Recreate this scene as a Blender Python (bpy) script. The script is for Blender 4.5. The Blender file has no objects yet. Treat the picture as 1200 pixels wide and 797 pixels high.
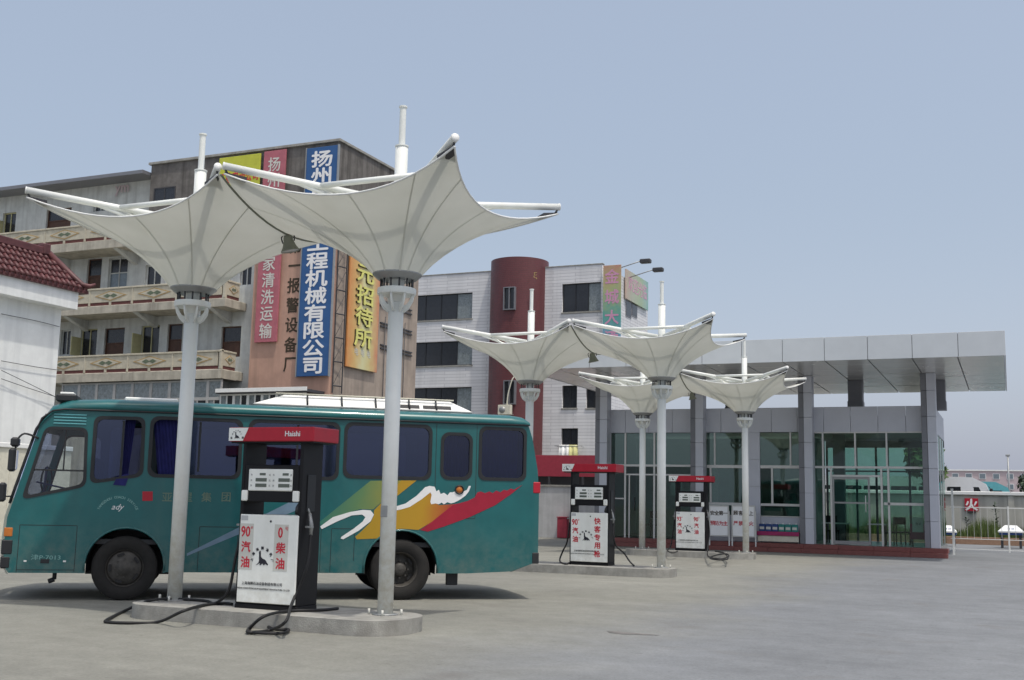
import bpy, math, random
from mathutils import Vector, Matrix
R = math.radians
random.seed(7)
scene = bpy.context.scene
COL = scene.collection

# ------------------------------------------------------------------ camera
# World axes follow the forecourt: X runs along the pump islands, Y away from them.
FPX, PITCH, ROLL, YAW, EYE = 1319.1, R(8.09), R(1.21), R(23.86), 1.6
cF = Vector((0, math.cos(PITCH), math.sin(PITCH)))
cU = Vector((0, -math.sin(PITCH), math.cos(PITCH)))
cX = Vector((1, 0, 0))
RZ = Matrix.Rotation(YAW, 3, 'Z')
vR = RZ @ (math.cos(ROLL) * cX + math.sin(ROLL) * cU)
vU = RZ @ (-math.sin(ROLL) * cX + math.cos(ROLL) * cU)
vF = RZ @ cF
cam = bpy.data.cameras.new('camera')
cam.sensor_width = 36
cam.lens = FPX / 1200 * 36
cam.clip_end = 3000
camo = bpy.data.objects.new('camera', cam)
COL.objects.link(camo)
m = Matrix((vR, vU, -vF)).transposed().to_4x4()
m.translation = (0, 0, EYE)
camo.matrix_world = m
scene.camera = camo

# ------------------------------------------------------------------ light
SUNDIR = Vector((-.338, .205, -1.0)).normalized()          # the way the light travels
elev = math.asin(-SUNDIR.z)
world = bpy.data.worlds.new('World')
scene.world = world
world.use_nodes = True
nt = world.node_tree
bg = nt.nodes['Background']
sky = nt.nodes.new('ShaderNodeTexSky')
sky.sky_type = 'NISHITA'
sky.sun_disc = False
sky.sun_elevation = elev
sky.sun_rotation = math.atan2(-SUNDIR.x, -SUNDIR.y)
sky.air_density = 1.0
sky.dust_density = 6.0
sky.ozone_density = 1.0
# even milky haze added to the clear-air sky, thickening towards the horizon all round
geo = nt.nodes.new('ShaderNodeTexCoord')
sep = nt.nodes.new('ShaderNodeSeparateXYZ')
nt.links.new(geo.outputs['Generated'], sep.inputs[0])
thick = nt.nodes.new('ShaderNodeMapRange')
thick.interpolation_type = 'SMOOTHERSTEP'
thick.inputs[1].default_value = -.02
thick.inputs[2].default_value = .30
nt.links.new(sep.outputs[2], thick.inputs[0])
veil = nt.nodes.new('ShaderNodeMix')
veil.data_type = 'RGBA'
veil.inputs[6].default_value = (3.45, 3.75, 4.65, 1)
veil.inputs[7].default_value = (2.55, 2.9, 3.35, 1)
nt.links.new(thick.outputs[0], veil.inputs[0])
hz = nt.nodes.new('ShaderNodeMix')
hz.data_type = 'RGBA'
hz.blend_type = 'ADD'
hz.inputs[0].default_value = 1
nt.links.new(sky.outputs[0], hz.inputs[6])
nt.links.new(veil.outputs[2], hz.inputs[7])
nt.links.new(hz.outputs[2], bg.inputs[0])
bg.inputs[1].default_value = .1
sun = bpy.data.lights.new('sun', 'SUN')
sun.energy = 2.3
sun.angle = R(1.2)
sun.color = (1, .95, .86)
suno = bpy.data.objects.new('sun', sun)
COL.objects.link(suno)
suno.rotation_euler = SUNDIR.to_track_quat('-Z', 'Y').to_euler()
scene.view_settings.view_transform = 'Standard'
scene.view_settings.look = 'None'
scene.view_settings.exposure = 0
scene.view_settings.gamma = 1

# ------------------------------------------------------------------ survey helper
def at(x, y, X=None, Y=None, Z=None):
    """World point on a given plane that was surveyed at photo position x, y."""
    d = vF + vR * ((x - 600) / FPX) - vU * ((y - 398.5) / FPX)
    if X is not None: t = X / d.x
    elif Y is not None: t = Y / d.y
    else: t = (Z - EYE) / d.z
    return Vector((0, 0, EYE)) + d * t

# ------------------------------------------------------------------ materials
def mat(name, col, rough=.7, metal=0, var=.12, scale=6, streak=0, bump=0, bscale=60, spec=.4, dirt=None, coat=0):
    m = bpy.data.materials.new(name)
    m.use_nodes = True
    n, l = m.node_tree.nodes, m.node_tree.links
    b = n['Principled BSDF']
    b.inputs['Roughness'].default_value = rough
    b.inputs['Metallic'].default_value = metal
    b.inputs['Specular IOR Level'].default_value = spec
    b.inputs['Coat Weight'].default_value = coat
    b.inputs['Coat Roughness'].default_value = .08
    c = (*col, 1)
    b.inputs['Base Color'].default_value = c
    tc = n.new('ShaderNodeTexCoord')
    last = None
    if var:
        nz = n.new('ShaderNodeTexNoise'); nz.inputs['Scale'].default_value = scale; nz.inputs['Detail'].default_value = 8
        nz.inputs['Roughness'].default_value = .65
        l.new(tc.outputs['Object'], nz.inputs['Vector'])
        mr = n.new('ShaderNodeMapRange'); mr.inputs[1].default_value = .3; mr.inputs[2].default_value = .7
        mr.inputs[3].default_value = 1 - var; mr.inputs[4].default_value = 1 + var
        l.new(nz.outputs[0], mr.inputs[0])
        mx = n.new('ShaderNodeMix'); mx.data_type = 'RGBA'; mx.blend_type = 'MULTIPLY'; mx.inputs[0].default_value = 1
        mx.inputs[6].default_value = c
        cmb = n.new('ShaderNodeCombineColor')
        for i in range(3): l.new(mr.outputs[0], cmb.inputs[i])
        l.new(cmb.outputs[0], mx.inputs[7])
        last = mx.outputs[2]
        rr = n.new('ShaderNodeMapRange'); rr.inputs[3].default_value = max(.02, rough - .08); rr.inputs[4].default_value = min(1, rough + .08)
        l.new(nz.outputs[0], rr.inputs[0]); l.new(rr.outputs[0], b.inputs['Roughness'])
    if streak:
        mp = n.new('ShaderNodeMapping'); mp.inputs['Scale'].default_value = (2.2, 2.2, .12)
        l.new(tc.outputs['Object'], mp.inputs[0])
        n2 = n.new('ShaderNodeTexNoise'); n2.inputs['Scale'].default_value = 1.6; n2.inputs['Detail'].default_value = 6
        l.new(mp.outputs[0], n2.inputs['Vector'])
        cr = n.new('ShaderNodeValToRGB'); cr.color_ramp.elements[0].position = .47; cr.color_ramp.elements[1].position = .72
        l.new(n2.outputs[0], cr.inputs[0])
        ml = n.new('ShaderNodeMath'); ml.operation = 'MULTIPLY'; ml.inputs[1].default_value = streak
        l.new(cr.outputs[0], ml.inputs[0])
        mx = n.new('ShaderNodeMix'); mx.data_type = 'RGBA'; mx.blend_type = 'MIX'
        l.new(ml.outputs[0], mx.inputs[0])
        if last: l.new(last, mx.inputs[6])
        else: mx.inputs[6].default_value = c
        d = dirt or tuple(v * .35 for v in col)
        mx.inputs[7].default_value = (*d, 1)
        last = mx.outputs[2]
    if last: l.new(last, b.inputs['Base Color'])
    if bump:
        nb = n.new('ShaderNodeTexNoise'); nb.inputs['Scale'].default_value = bscale; nb.inputs['Detail'].default_value = 5
        l.new(tc.outputs['Object'], nb.inputs['Vector'])
        bp = n.new('ShaderNodeBump'); bp.inputs['Strength'].default_value = bump; bp.inputs['Distance'].default_value = .02
        l.new(nb.outputs[0], bp.inputs['Height']); l.new(bp.outputs[0], b.inputs['Normal'])
    return m

def tile_mat(name, col, mortar, bw, bh, rough=.45, streak=.4):
    m = bpy.data.materials.new(name); m.use_nodes = True
    n, l = m.node_tree.nodes, m.node_tree.links
    b = n['Principled BSDF']; b.inputs['Roughness'].default_value = rough
    tc = n.new('ShaderNodeTexCoord'); sp = n.new('ShaderNodeSeparateXYZ'); l.new(tc.outputs['Object'], sp.inputs[0])
    ad = n.new('ShaderNodeMath'); l.new(sp.outputs[0], ad.inputs[0]); l.new(sp.outputs[1], ad.inputs[1])
    cb = n.new('ShaderNodeCombineXYZ'); l.new(ad.outputs[0], cb.inputs[0]); l.new(sp.outputs[2], cb.inputs[1])
    br = n.new('ShaderNodeTexBrick'); l.new(cb.outputs[0], br.inputs['Vector'])
    br.inputs['Scale'].default_value = 1; br.inputs['Brick Width'].default_value = bw; br.inputs['Row Height'].default_value = bh
    br.inputs['Mortar Size'].default_value = bh * .09; br.inputs['Bias'].default_value = 0
    br.inputs['Color1'].default_value = (*col, 1); br.inputs['Color2'].default_value = (*[v * .86 for v in col], 1)
    br.inputs['Mortar'].default_value = (*mortar, 1)
    mp = n.new('ShaderNodeMapping'); mp.inputs['Scale'].default_value = (1.5, 1.5, .1); l.new(tc.outputs['Object'], mp.inputs[0])
    nz = n.new('ShaderNodeTexNoise'); nz.inputs['Scale'].default_value = 1.5; nz.inputs['Detail'].default_value = 7; l.new(mp.outputs[0], nz.inputs['Vector'])
    cr = n.new('ShaderNodeValToRGB'); cr.color_ramp.elements[0].position = .45; cr.color_ramp.elements[1].position = .75; l.new(nz.outputs[0], cr.inputs[0])
    ml = n.new('ShaderNodeMath'); ml.operation = 'MULTIPLY'; ml.inputs[1].default_value = streak; l.new(cr.outputs[0], ml.inputs[0])
    mx = n.new('ShaderNodeMix'); mx.data_type = 'RGBA'; l.new(ml.outputs[0], mx.inputs[0]); l.new(br.outputs[0], mx.inputs[6])
    mx.inputs[7].default_value = (*[v * .5 for v in mortar], 1)
    l.new(mx.outputs[2], b.inputs['Base Color'])
    bp = n.new('ShaderNodeBump'); bp.inputs['Strength'].default_value = .4; bp.inputs['Distance'].default_value = .02; bp.invert = True
    l.new(br.outputs['Fac'], bp.inputs['Height']); l.new(bp.outputs[0], b.inputs['Normal'])
    return m

def glass_mat(name, tint, refl=1.0, rough=.02, f0=1.5):
    m = bpy.data.materials.new(name); m.use_nodes = True
    n, l = m.node_tree.nodes, m.node_tree.links
    n.remove(n['Principled BSDF'])
    tr = n.new('ShaderNodeBsdfTransparent'); tr.inputs[0].default_value = (*tint, 1)
    gl = n.new('ShaderNodeBsdfGlossy'); gl.inputs['Roughness'].default_value = rough; gl.inputs[0].default_value = (*(refl if isinstance(refl, tuple) else (refl,)*3), 1)
    fr = n.new('ShaderNodeFresnel'); fr.inputs[0].default_value = f0
    tc = n.new('ShaderNodeTexCoord'); nz = n.new('ShaderNodeTexNoise'); nz.inputs['Scale'].default_value = .9
    l.new(tc.outputs['Object'], nz.inputs['Vector'])
    bp = n.new('ShaderNodeBump'); bp.inputs['Strength'].default_value = .06; bp.inputs['Distance'].default_value = .05
    l.new(nz.outputs[0], bp.inputs['Height']); l.new(bp.outputs[0], gl.inputs['Normal'])
    mx = n.new('ShaderNodeMixShader')
    l.new(fr.outputs[0], mx.inputs[0]); l.new(tr.outputs[0], mx.inputs[1]); l.new(gl.outputs[0], mx.inputs[2])
    l.new(mx.outputs[0], n['Material Output'].inputs[0])
    return m

MT = {}
MT['white_paint'] = mat('white_paint', (.74, .76, .73), .35, var=.05, scale=3, streak=.25, dirt=(.5, .48, .38))
MT['steel_white'] = mat('steel_white', (.78, .79, .77), .4, var=.04)
MT['grey_metal'] = mat('grey_metal', (.32, .33, .33), .45, metal=.4)
MT['dark_metal'] = mat('dark_metal', (.05, .05, .055), .5)
MT['black_rubber'] = mat('black_rubber', (.016, .016, .017), .6, var=.3)
MT['tyre'] = mat('tyre', (.02, .019, .018), .85, var=.3, scale=9, bump=.3)
MT['rim'] = mat('rim', (.06, .056, .05), .6, var=.35, scale=12)
MT['kerb'] = mat('kerb', (.31, .305, .28), .9, var=.28, scale=4, streak=.5, dirt=(.2, .19, .17), bump=.4)
MT['pump_dark'] = mat('pump_dark', (.009, .009, .011), .45, var=.2, spec=.25)
MT['pump_white'] = mat('pump_white', (.84, .86, .82), .35, var=.05, streak=.2, dirt=(.5, .5, .45))
MT['paint_red'] = mat('paint_red', (.33, .012, .035), .35, var=.08)
MT['board_white'] = mat('board_white', (.9, .91, .92), .4, var=.02)
MT['red'] = mat('red', (.43, .014, .032), .35, var=.08)
MT['red_ink'] = mat('red_ink', (.55, .03, .05), .5, var=.05)
MT['black_ink'] = mat('black_ink', (.02, .02, .03), .5, var=0)
MT['white_ink'] = mat('white_ink', (.8, .8, .8), .5, var=.03)
MT['grey_sticker'] = mat('grey_sticker', (.6, .6, .55), .5, var=.05)
MT['lcd'] = mat('lcd', (.12, .14, .12), .25, var=.05)
MT['alu_panel'] = mat('alu_panel', (.56, .59, .61), .4, metal=.1, var=.05, scale=1.2)
MT['alu_wall'] = mat('alu_wall', (.55, .57, .63), .4, metal=.05, var=.05, scale=1.2)
MT['alu_dark'] = mat('alu_dark', (.2, .205, .225), .45, metal=.2, var=.08, scale=2)
MT['soffit'] = mat('soffit', (.74, .74, .73), .25, metal=.35, var=.03, scale=.6)
MT['alu_frame'] = mat('alu_frame', (.62, .62, .6), .4, metal=.3, var=.04)
MT['red_stone'] = mat('red_stone', (.2, .07, .062), .5, var=.15, scale=5)
MT['interior'] = mat('interior', (.5, .53, .5), .8)
MT['interior_floor'] = mat('interior_floor', (.4, .4, .37), .3)
MT['green_glass'] = glass_mat('green_glass', (.66, .8, .75), .75, f0=1.5)
MT['green_glass_dark'] = glass_mat('green_glass_dark', (.55, .68, .63), (.68,.82,.77), f0=2.2)
MT['curtain_green'] = mat('curtain_green', (.05, .2, .15), .9, var=.3, scale=5)
MT['bus_glass'] = glass_mat('bus_glass', (.3, .33, .45), (.58,.68,1.0), f0=2.0)
MT['bus_glass_dark'] = glass_mat('bus_glass_dark', (.5, .55, .7), (.6,.65,.85), f0=1.7)
MT['clear_glass'] = glass_mat('clear_glass', (.85, .88, .9), .8, f0=1.5)
MT['bus_teal'] = mat('bus_teal', (.009, .115, .12), .33, var=.12, scale=2.5, coat=.35, streak=.22, dirt=(.06, .13, .12), bump=.12, bscale=2.2)
MT['bus_dark'] = mat('bus_dark', (.02, .022, .025), .5)
MT['curtain_blue'] = mat('curtain_blue', (.018, .02, .12), .9, var=.3, scale=6)
MT['seat_blue'] = mat('seat_blue', (.03, .035, .12), .8)
MT['cream'] = mat('cream', (.62, .6, .5), .8, var=.12)
MT['house_white'] = mat('house_white', (.78, .8, .79), .85, var=.06, scale=2, streak=.3, dirt=(.45, .47, .48), bump=.1)
MT['roof_red'] = mat('roof_red', (.10, .036, .038), .5, var=.35, scale=3)
MT['apt_white'] = mat('apt_white', (.55, .57, .55), .85, var=.15, scale=2, streak=.5, dirt=(.3,.3,.28))
MT['apt_beige'] = mat('apt_beige', (.44, .41, .34), .9, var=.2, scale=2, streak=.6, dirt=(.2, .18, .15))
MT['apt_grey'] = mat('apt_grey', (.42, .42, .41), .9, var=.12, scale=1.5, streak=.3)
MT['apt_stain'] = mat('apt_stain', (.15, .14, .13), .95, var=.3, scale=2.5, streak=.75, dirt=(.055, .05, .045))
MT['apt_orange'] = mat('apt_orange', (.5, .31, .235), .9, var=.13, scale=1.3, streak=.45, dirt=(.3, .2, .15))
MT['apt_side'] = mat('apt_side', (.36, .30, .25), .9, var=.22, scale=1.0, streak=.5, dirt=(.16, .14, .13))
MT['balc_panel'] = mat('balc_panel', (.5, .46, .36), .8, var=.15, scale=4, streak=.2)
MT['balc_gold'] = mat('balc_gold', (.42, .29, .13), .8, var=.2, scale=6)
MT['balc_green'] = mat('balc_green', (.12, .15, .1), .8, var=.2, scale=6)
MT['balc_red'] = mat('balc_red', (.13, .05, .045), .9, var=.2)
MT['win_dark'] = mat('win_dark', (.02, .022, .028), .2, var=.3, spec=.6)
MT['win_blue'] = mat('win_blue', (.17, .21, .24), .15, var=.2, spec=.6)
MT['win_curtain'] = mat('win_curtain', (.2, .23, .24), .3, var=.35, scale=9, spec=.6)
MT['brown_wood'] = mat('brown_wood', (.09, .045, .03), .6, var=.3, scale=5)
MT['yellow_frame'] = mat('yellow_frame', (.45, .43, .24), .6, var=.1)
MT['tile_white'] = tile_mat('tile_white', (.74, .74, .75), (.5, .5, .52), 3.0, .2, streak=.25)
MT['tile_red'] = tile_mat('tile_red', (.14, .036, .04), (.09, .033, .036), .3, .12, streak=.2)
MT['blue_cloth'] = mat('blue_cloth', (.03, .1, .26), .6, var=.1, scale=2)
MT['pink_cloth'] = mat('pink_cloth', (.42, .13, .16), .7, var=.15, scale=2)
MT['lime_cloth'] = mat('lime_cloth', (.5, .52, .06), .7, var=.1, scale=2)
MT['yellow_letter'] = mat('yellow_letter', (.68, .66, .2), .6, var=.08)
MT['brown_letter_and_shadow'] = mat('brown_letter_and_shadow', (.055, .04, .025), .8, var=.2)
MT['grey_wall'] = mat('grey_wall', (.48, .49, .5), .9, var=.12, scale=2, streak=.4)
MT['shop_red'] = mat('shop_red', (.33, .035, .06), .6, var=.15)
MT['yard_wall'] = mat('yard_wall', (.47, .465, .42), .9, var=.1, scale=1, streak=.35)
MT['leaf'] = mat('leaf', (.07, .12, .035), .7, var=.4, scale=1.5)
MT['leaf_dark'] = mat('leaf_dark', (.05, .075, .045), .7, var=.4, scale=1.5)
MT['bark'] = mat('bark', (.12, .09, .06), .9, var=.3)
MT['grass'] = mat('grass', (.09, .13, .035), .8, var=.45, scale=2)
MT['pink_wall'] = mat('pink_wall', (.5, .41, .42), .9, var=.08)  # pink lightened to put the distance haze into the terrace colour
MT['coach_white'] = mat('coach_white', (.74, .75, .76), .35, var=.04, coat=.3)
MT['coach_teal'] = mat('coach_teal', (.13, .42, .46), .4, var=.08)
MT['brick_edge'] = mat('brick_edge', (.3, .19, .13), .9, var=.2)
MT['blue_can'] = mat('blue_can', (.03, .07, .22), .4, var=.15)
MT['teal_can'] = mat('teal_can', (.03, .22, .2), .4, var=.15)
MT['magenta'] = mat('magenta', (.34, .025, .12), .5, var=.1)
MT['laundry_y'] = mat('laundry_y', (.62, .6, .28), .9, var=.1)
MT['amber'] = mat('amber', (.5, .16, .03), .3, var=.1)
MT['lamp_glass'] = mat('lamp_glass', (.5, .5, .5), .15, var=.1, spec=.8)
MT['lamp_green'] = mat('lamp_green', (.17, .18, .14), .5, var=.2)

def add_grime(m, lo, hi, col, amount, scale=5):
    """dried road dust and splash clinging to the foot of a thing, broken up by noise"""
    n, l = m.node_tree.nodes, m.node_tree.links
    b = n['Principled BSDF']; src = b.inputs['Base Color'].links[0].from_socket
    tc = n.new('ShaderNodeTexCoord'); sp = n.new('ShaderNodeSeparateXYZ'); l.new(tc.outputs['Object'], sp.inputs[0])
    nz = n.new('ShaderNodeTexNoise'); nz.inputs['Scale'].default_value = scale; nz.inputs['Detail'].default_value = 9; nz.inputs['Roughness'].default_value = .7
    l.new(tc.outputs['Object'], nz.inputs['Vector'])
    mr = n.new('ShaderNodeMapRange'); mr.inputs[1].default_value = lo; mr.inputs[2].default_value = hi; mr.inputs[3].default_value = 1; mr.inputs[4].default_value = 0
    l.new(sp.outputs[2], mr.inputs[0])
    nr = n.new('ShaderNodeMapRange'); nr.inputs[1].default_value = .38; nr.inputs[2].default_value = .68; l.new(nz.outputs[0], nr.inputs[0])
    a = n.new('ShaderNodeMath'); a.operation = 'MULTIPLY'; l.new(mr.outputs[0], a.inputs[0]); l.new(nr.outputs[0], a.inputs[1])
    a2 = n.new('ShaderNodeMath'); a2.operation = 'MULTIPLY'; a2.inputs[1].default_value = amount; l.new(a.outputs[0], a2.inputs[0])
    mx = n.new('ShaderNodeMix'); mx.data_type = 'RGBA'; l.new(a2.outputs[0], mx.inputs[0]); l.new(src, mx.inputs[6]); mx.inputs[7].default_value = (*col, 1)
    l.new(mx.outputs[2], b.inputs['Base Color'])
add_grime(MT['bus_teal'], .38, 1.25, (.12, .15, .13), .7)
add_grime(MT['white_paint'], .15, 2.2, (.42, .37, .24), .7, 7)
add_grime(MT['pump_white'], .05, .6, (.5, .48, .4), .5, 9)

def membrane_mat():
    m = bpy.data.materials.new('membrane'); m.use_nodes = True
    n, l = m.node_tree.nodes, m.node_tree.links
    n.remove(n['Principled BSDF'])
    tc = n.new('ShaderNodeTexCoord'); nz = n.new('ShaderNodeTexNoise'); nz.inputs['Scale'].default_value = 1.3; nz.inputs['Detail'].default_value = 6
    l.new(tc.outputs['Object'], nz.inputs['Vector'])
    cr = n.new('ShaderNodeValToRGB')
    cr.color_ramp.elements[0].position = .3; cr.color_ramp.elements[0].color = (.6, .61, .55, 1)
    cr.color_ramp.elements[1].position = .7; cr.color_ramp.elements[1].color = (.69, .7, .645, 1)
    l.new(nz.outputs[0], cr.inputs[0])
    df = n.new('ShaderNodeBsdfDiffuse'); tl = n.new('ShaderNodeBsdfTranslucent')
    l.new(cr.outputs[0], df.inputs[0]); l.new(cr.outputs[0], tl.inputs[0])
    mx = n.new('ShaderNodeMixShader'); mx.inputs[0].default_value = .22
    l.new(df.outputs[0], mx.inputs[1]); l.new(tl.outputs[0], mx.inputs[2])
    l.new(mx.outputs[0], n['Material Output'].inputs[0])
    return m
MT['membrane'] = membrane_mat()
MT['seam'] = mat('seam', (.56, .56, .51), .8, var=.1)

def ramp_mat(name, axis, a, b, stops, rough=.5):
    """Printed colour gradient along an object axis between a and b."""
    m = bpy.data.materials.new(name); m.use_nodes = True
    n, l = m.node_tree.nodes, m.node_tree.links
    bs = n['Principled BSDF']; bs.inputs['Roughness'].default_value = rough
    tc = n.new('ShaderNodeTexCoord'); sp = n.new('ShaderNodeSeparateXYZ'); l.new(tc.outputs['Object'], sp.inputs[0])
    nz = n.new('ShaderNodeTexNoise'); nz.inputs['Scale'].default_value = 2.2; l.new(tc.outputs['Object'], nz.inputs['Vector'])
    mr = n.new('ShaderNodeMapRange'); mr.inputs[1].default_value = a; mr.inputs[2].default_value = b
    l.new(sp.outputs[axis], mr.inputs[0])
    ad = n.new('ShaderNodeMath'); ad.operation = 'MULTIPLY_ADD'; ad.inputs[1].default_value = .25
    sb = n.new('ShaderNodeMath'); sb.operation = 'SUBTRACT'; sb.inputs[1].default_value = .125
    l.new(nz.outputs[0], ad.inputs[0]); l.new(mr.outputs[0], ad.inputs[2]); l.new(ad.outputs[0], sb.inputs[0])
    cr = n.new('ShaderNodeValToRGB')
    while len(cr.color_ramp.elements) < len(stops): cr.color_ramp.elements.new(.5)
    for e, (p, c) in zip(cr.color_ramp.elements, stops):
        e.position = p; e.color = (*c, 1)
    l.new(sb.outputs[0], cr.inputs[0]); l.new(cr.outputs[0], bs.inputs['Base Color'])
    return m

# ------------------------------------------------------------------ mesh helpers
class MB:
    def __init__(s): s.v, s.f, s.sm = [], [], []
    def add(s, vs, fs, smooth=False):
        o = len(s.v); s.v += [tuple(p) for p in vs]; s.f += [tuple(i + o for i in f) for f in fs]; s.sm += [smooth] * len(fs); return s
    def box(s, x0, x1, y0, y1, z0, z1):
        return s.add([(x0,y0,z0),(x1,y0,z0),(x1,y1,z0),(x0,y1,z0),(x0,y0,z1),(x1,y0,z1),(x1,y1,z1),(x0,y1,z1)],
                     [(0,3,2,1),(4,5,6,7),(0,1,5,4),(1,2,6,5),(2,3,7,6),(3,0,4,7)])
    def cbox(s, x0, x1, y0, y1, z0, z1, c=.004):
        """box with chamfered edges (24 vertices)"""
        vs = []; idx = {}
        X, Y, Z = (x0, x1), (y0, y1), (z0, z1)
        for i in (0,1):
            for j in (0,1):
                for k in (0,1):
                    sx, sy, sz = (1-2*i), (1-2*j), (1-2*k)
                    for a in range(3):
                        p = [X[i], Y[j], Z[k]]
                        for b, sg in enumerate((sx, sy, sz)):
                            if b != a: p[b] += sg * c
                        idx[(i,j,k,a)] = len(vs); vs.append(p)
        f = []
        g = lambda *q: idx[q]
        for i in (0,1): f.append(tuple(g(i,j,k,0) for j,k in ((0,0),(1,0),(1,1),(0,1))))
        for j in (0,1): f.append(tuple(g(i,j,k,1) for i,k in ((0,0),(1,0),(1,1),(0,1))))
        for k in (0,1): f.append(tuple(g(i,j,k,2) for i,j in ((0,0),(1,0),(1,1),(0,1))))
        for i in (0,1):
            for j in (0,1): f.append((g(i,j,0,0), g(i,j,1,0), g(i,j,1,1), g(i,j,0,1)))
            for k in (0,1): f.append((g(i,0,k,0), g(i,1,k,0), g(i,1,k,2), g(i,0,k,2)))
        for j in (0,1):
            for k in (0,1): f.append((g(0,j,k,1), g(1,j,k,1), g(1,j,k,2), g(0,j,k,2)))
        for i in (0,1):
            for j in (0,1):
                for k in (0,1): f.append((g(i,j,k,0), g(i,j,k,1), g(i,j,k,2)))
        # orient outward
        ctr = Vector(((x0+x1)/2, (y0+y1)/2, (z0+z1)/2)); out = []
        for q in f:
            a, b, d = (Vector(vs[q[t]]) for t in (0,1,2))
            nn = (b-a).cross(d-a); mid = sum((Vector(vs[t]) for t in q), Vector()) / len(q)
            out.append(q if nn.dot(mid-ctr) > 0 else q[::-1])
        return s.add(vs, out)
    def tube(s, pts, r, n=10, caps=True):
        pts = [Vector(p) for p in pts]; vs = []; fs = []
        rr = r if isinstance(r, (list, tuple)) else [r] * len(pts)
        up = None
        for i, p in enumerate(pts):
            d = (pts[min(i+1, len(pts)-1)] - pts[max(i-1, 0)]).normalized()
            if up is None:
                up = Vector((0,0,1)) if abs(d.z) < .9 else Vector((1,0,0))
            a = d.cross(up).normalized(); up = a.cross(d).normalized()
            for k in range(n):
                t = 2*math.pi*k/n
                vs.append(p + (a*math.cos(t) + up*math.sin(t)) * rr[i])
        for i in range(len(pts)-1):
            for k in range(n):
                k2 = (k+1) % n
                fs.append((i*n+k, i*n+k2, (i+1)*n+k2, (i+1)*n+k))
        o = len(s.v); s.add(vs, fs, True)
        if caps:
            s.f += [tuple(o+k for k in range(n))[::-1], tuple(o+(len(pts)-1)*n+k for k in range(n))]; s.sm += [False, False]
        return s
    def lathe(s, prof, n=32, c=(0,0,0), axis='Z', smooth=True, a0=0, a1=2*math.pi):
        full = abs(a1-a0-2*math.pi) < 1e-6
        vs = []; fs = []; m_ = n if full else n+1
        for (r, h) in prof:
            for k in range(m_):
                t = a0 + (a1-a0)*k/n
                if axis == 'Z': vs.append((c[0]+r*math.cos(t), c[1]+r*math.sin(t), c[2]+h))
                else: vs.append((c[0]+r*math.cos(t), c[1]+h, c[2]-r*math.sin(t)))
        for i in range(len(prof)-1):
            for k in range(n):
                k2 = (k+1) % m_
                fs.append((i*m_+k, i*m_+k2, (i+1)*m_+k2, (i+1)*m_+k))
        return s.add(vs, fs, smooth)
    def mesh(s, name):
        me = bpy.data.meshes.new(name); me.from_pydata(s.v, [], s.f)
        me.polygons.foreach_set('use_smooth', s.sm); me.update(); return me
    def build(s, name, m, parent=None, loc=(0,0,0), rot=(0,0,0), smooth_angle=None):
        me = s.mesh(name); me.materials.append(MT[m] if isinstance(m, str) else m)
        if smooth_angle is not None: me.set_sharp_from_angle(angle=R(smooth_angle))
        return link(name, me, parent, loc, rot)

def link(name, me, parent=None, loc=(0,0,0), rot=(0,0,0)):
    o = bpy.data.objects.new(name, me); COL.objects.link(o); o.parent = parent; o.location = loc; o.rotation_euler = rot
    return o
def tag(o, label, cat, group=None):
    o['label'] = label; o['category'] = cat
    if group: o['group'] = group
    return o
def thing(name, label, cat, loc=(0,0,0), rz=0, group=None):
    return tag(link(name, None, None, loc, (0,0,rz)), label, cat, group)
def struct(o, kind='structure'): o['kind'] = kind; return o
def copy_tree(o, parent=None):
    c = o.copy(); COL.objects.link(c); c.parent = parent
    for ch in o.children: copy_tree(ch, c)
    return c
def box(name, m, parent, x0, x1, y0, y1, z0, z1, ch=.006):
    return MB().cbox(x0, x1, y0, y1, z0, z1, ch).build(name, m, parent)

def flat(loops, thick, res=6, cyclic_bez=None):
    """mesh in the XY plane, holes cut by inner loops, extruded +-thick/2"""
    cu = bpy.data.curves.new('flat', 'CURVE'); cu.dimensions = '2D'; cu.fill_mode = 'BOTH'; cu.extrude = thick / 2
    for lp in loops:
        sp = cu.splines.new('POLY'); sp.points.add(len(lp)-1); sp.use_cyclic_u = True
        for p, q in zip(sp.points, lp): p.co = (q[0], q[1], 0, 1)
    o = bpy.data.objects.new('flat', cu); me = bpy.data.meshes.new_from_object(o)
    bpy.data.objects.remove(o); bpy.data.curves.remove(cu); return me
FRONT = Matrix.Rotation(math.pi/2, 4, 'X')                      # XY drawing stands up facing -Y
SIDE = Matrix.Rotation(math.pi/2, 4, 'Z') @ FRONT               # ... facing +X
def sheet(name, m, parent, loops, thick, y=0, stand=FRONT, off=None):
    me = flat(loops, thick); me.transform(stand)
    me.transform(Matrix.Translation(off if off is not None else (0, y, 0)))
    me.materials.append(MT[m] if isinstance(m, str) else m)
    return link(name, me, parent)
def rect(x0, x1, z0, z1): return [(x0,z0),(x1,z0),(x1,z1),(x0,z1)]
def rrect(x0, x1, z0, z1, r, n=5):
    out = []
    for cx, cz, a in ((x1-r, z0+r, -90), (x1-r, z1-r, 0), (x0+r, z1-r, 90), (x0+r, z0+r, 180)):
        for k in range(n+1):
            t = R(a + 90*k/n); out.append((cx + r*math.cos(t), cz + r*math.sin(t)))
    return out
def rpoly(pts, r, n=5):
    out = []; N = len(pts)
    for i in range(N):
        p0, p1, p2 = Vector(pts[i-1]), Vector(pts[i]), Vector(pts[(i+1) % N])
        a, b = p1 + (p0-p1).normalized()*r, p1 + (p2-p1).normalized()*r
        for k in range(n+1):
            t = k/n; q = a*(1-t)**2 + p1*2*t*(1-t) + b*t*t; out.append((q.x, q.y))
    return out
_tx = {}
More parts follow.
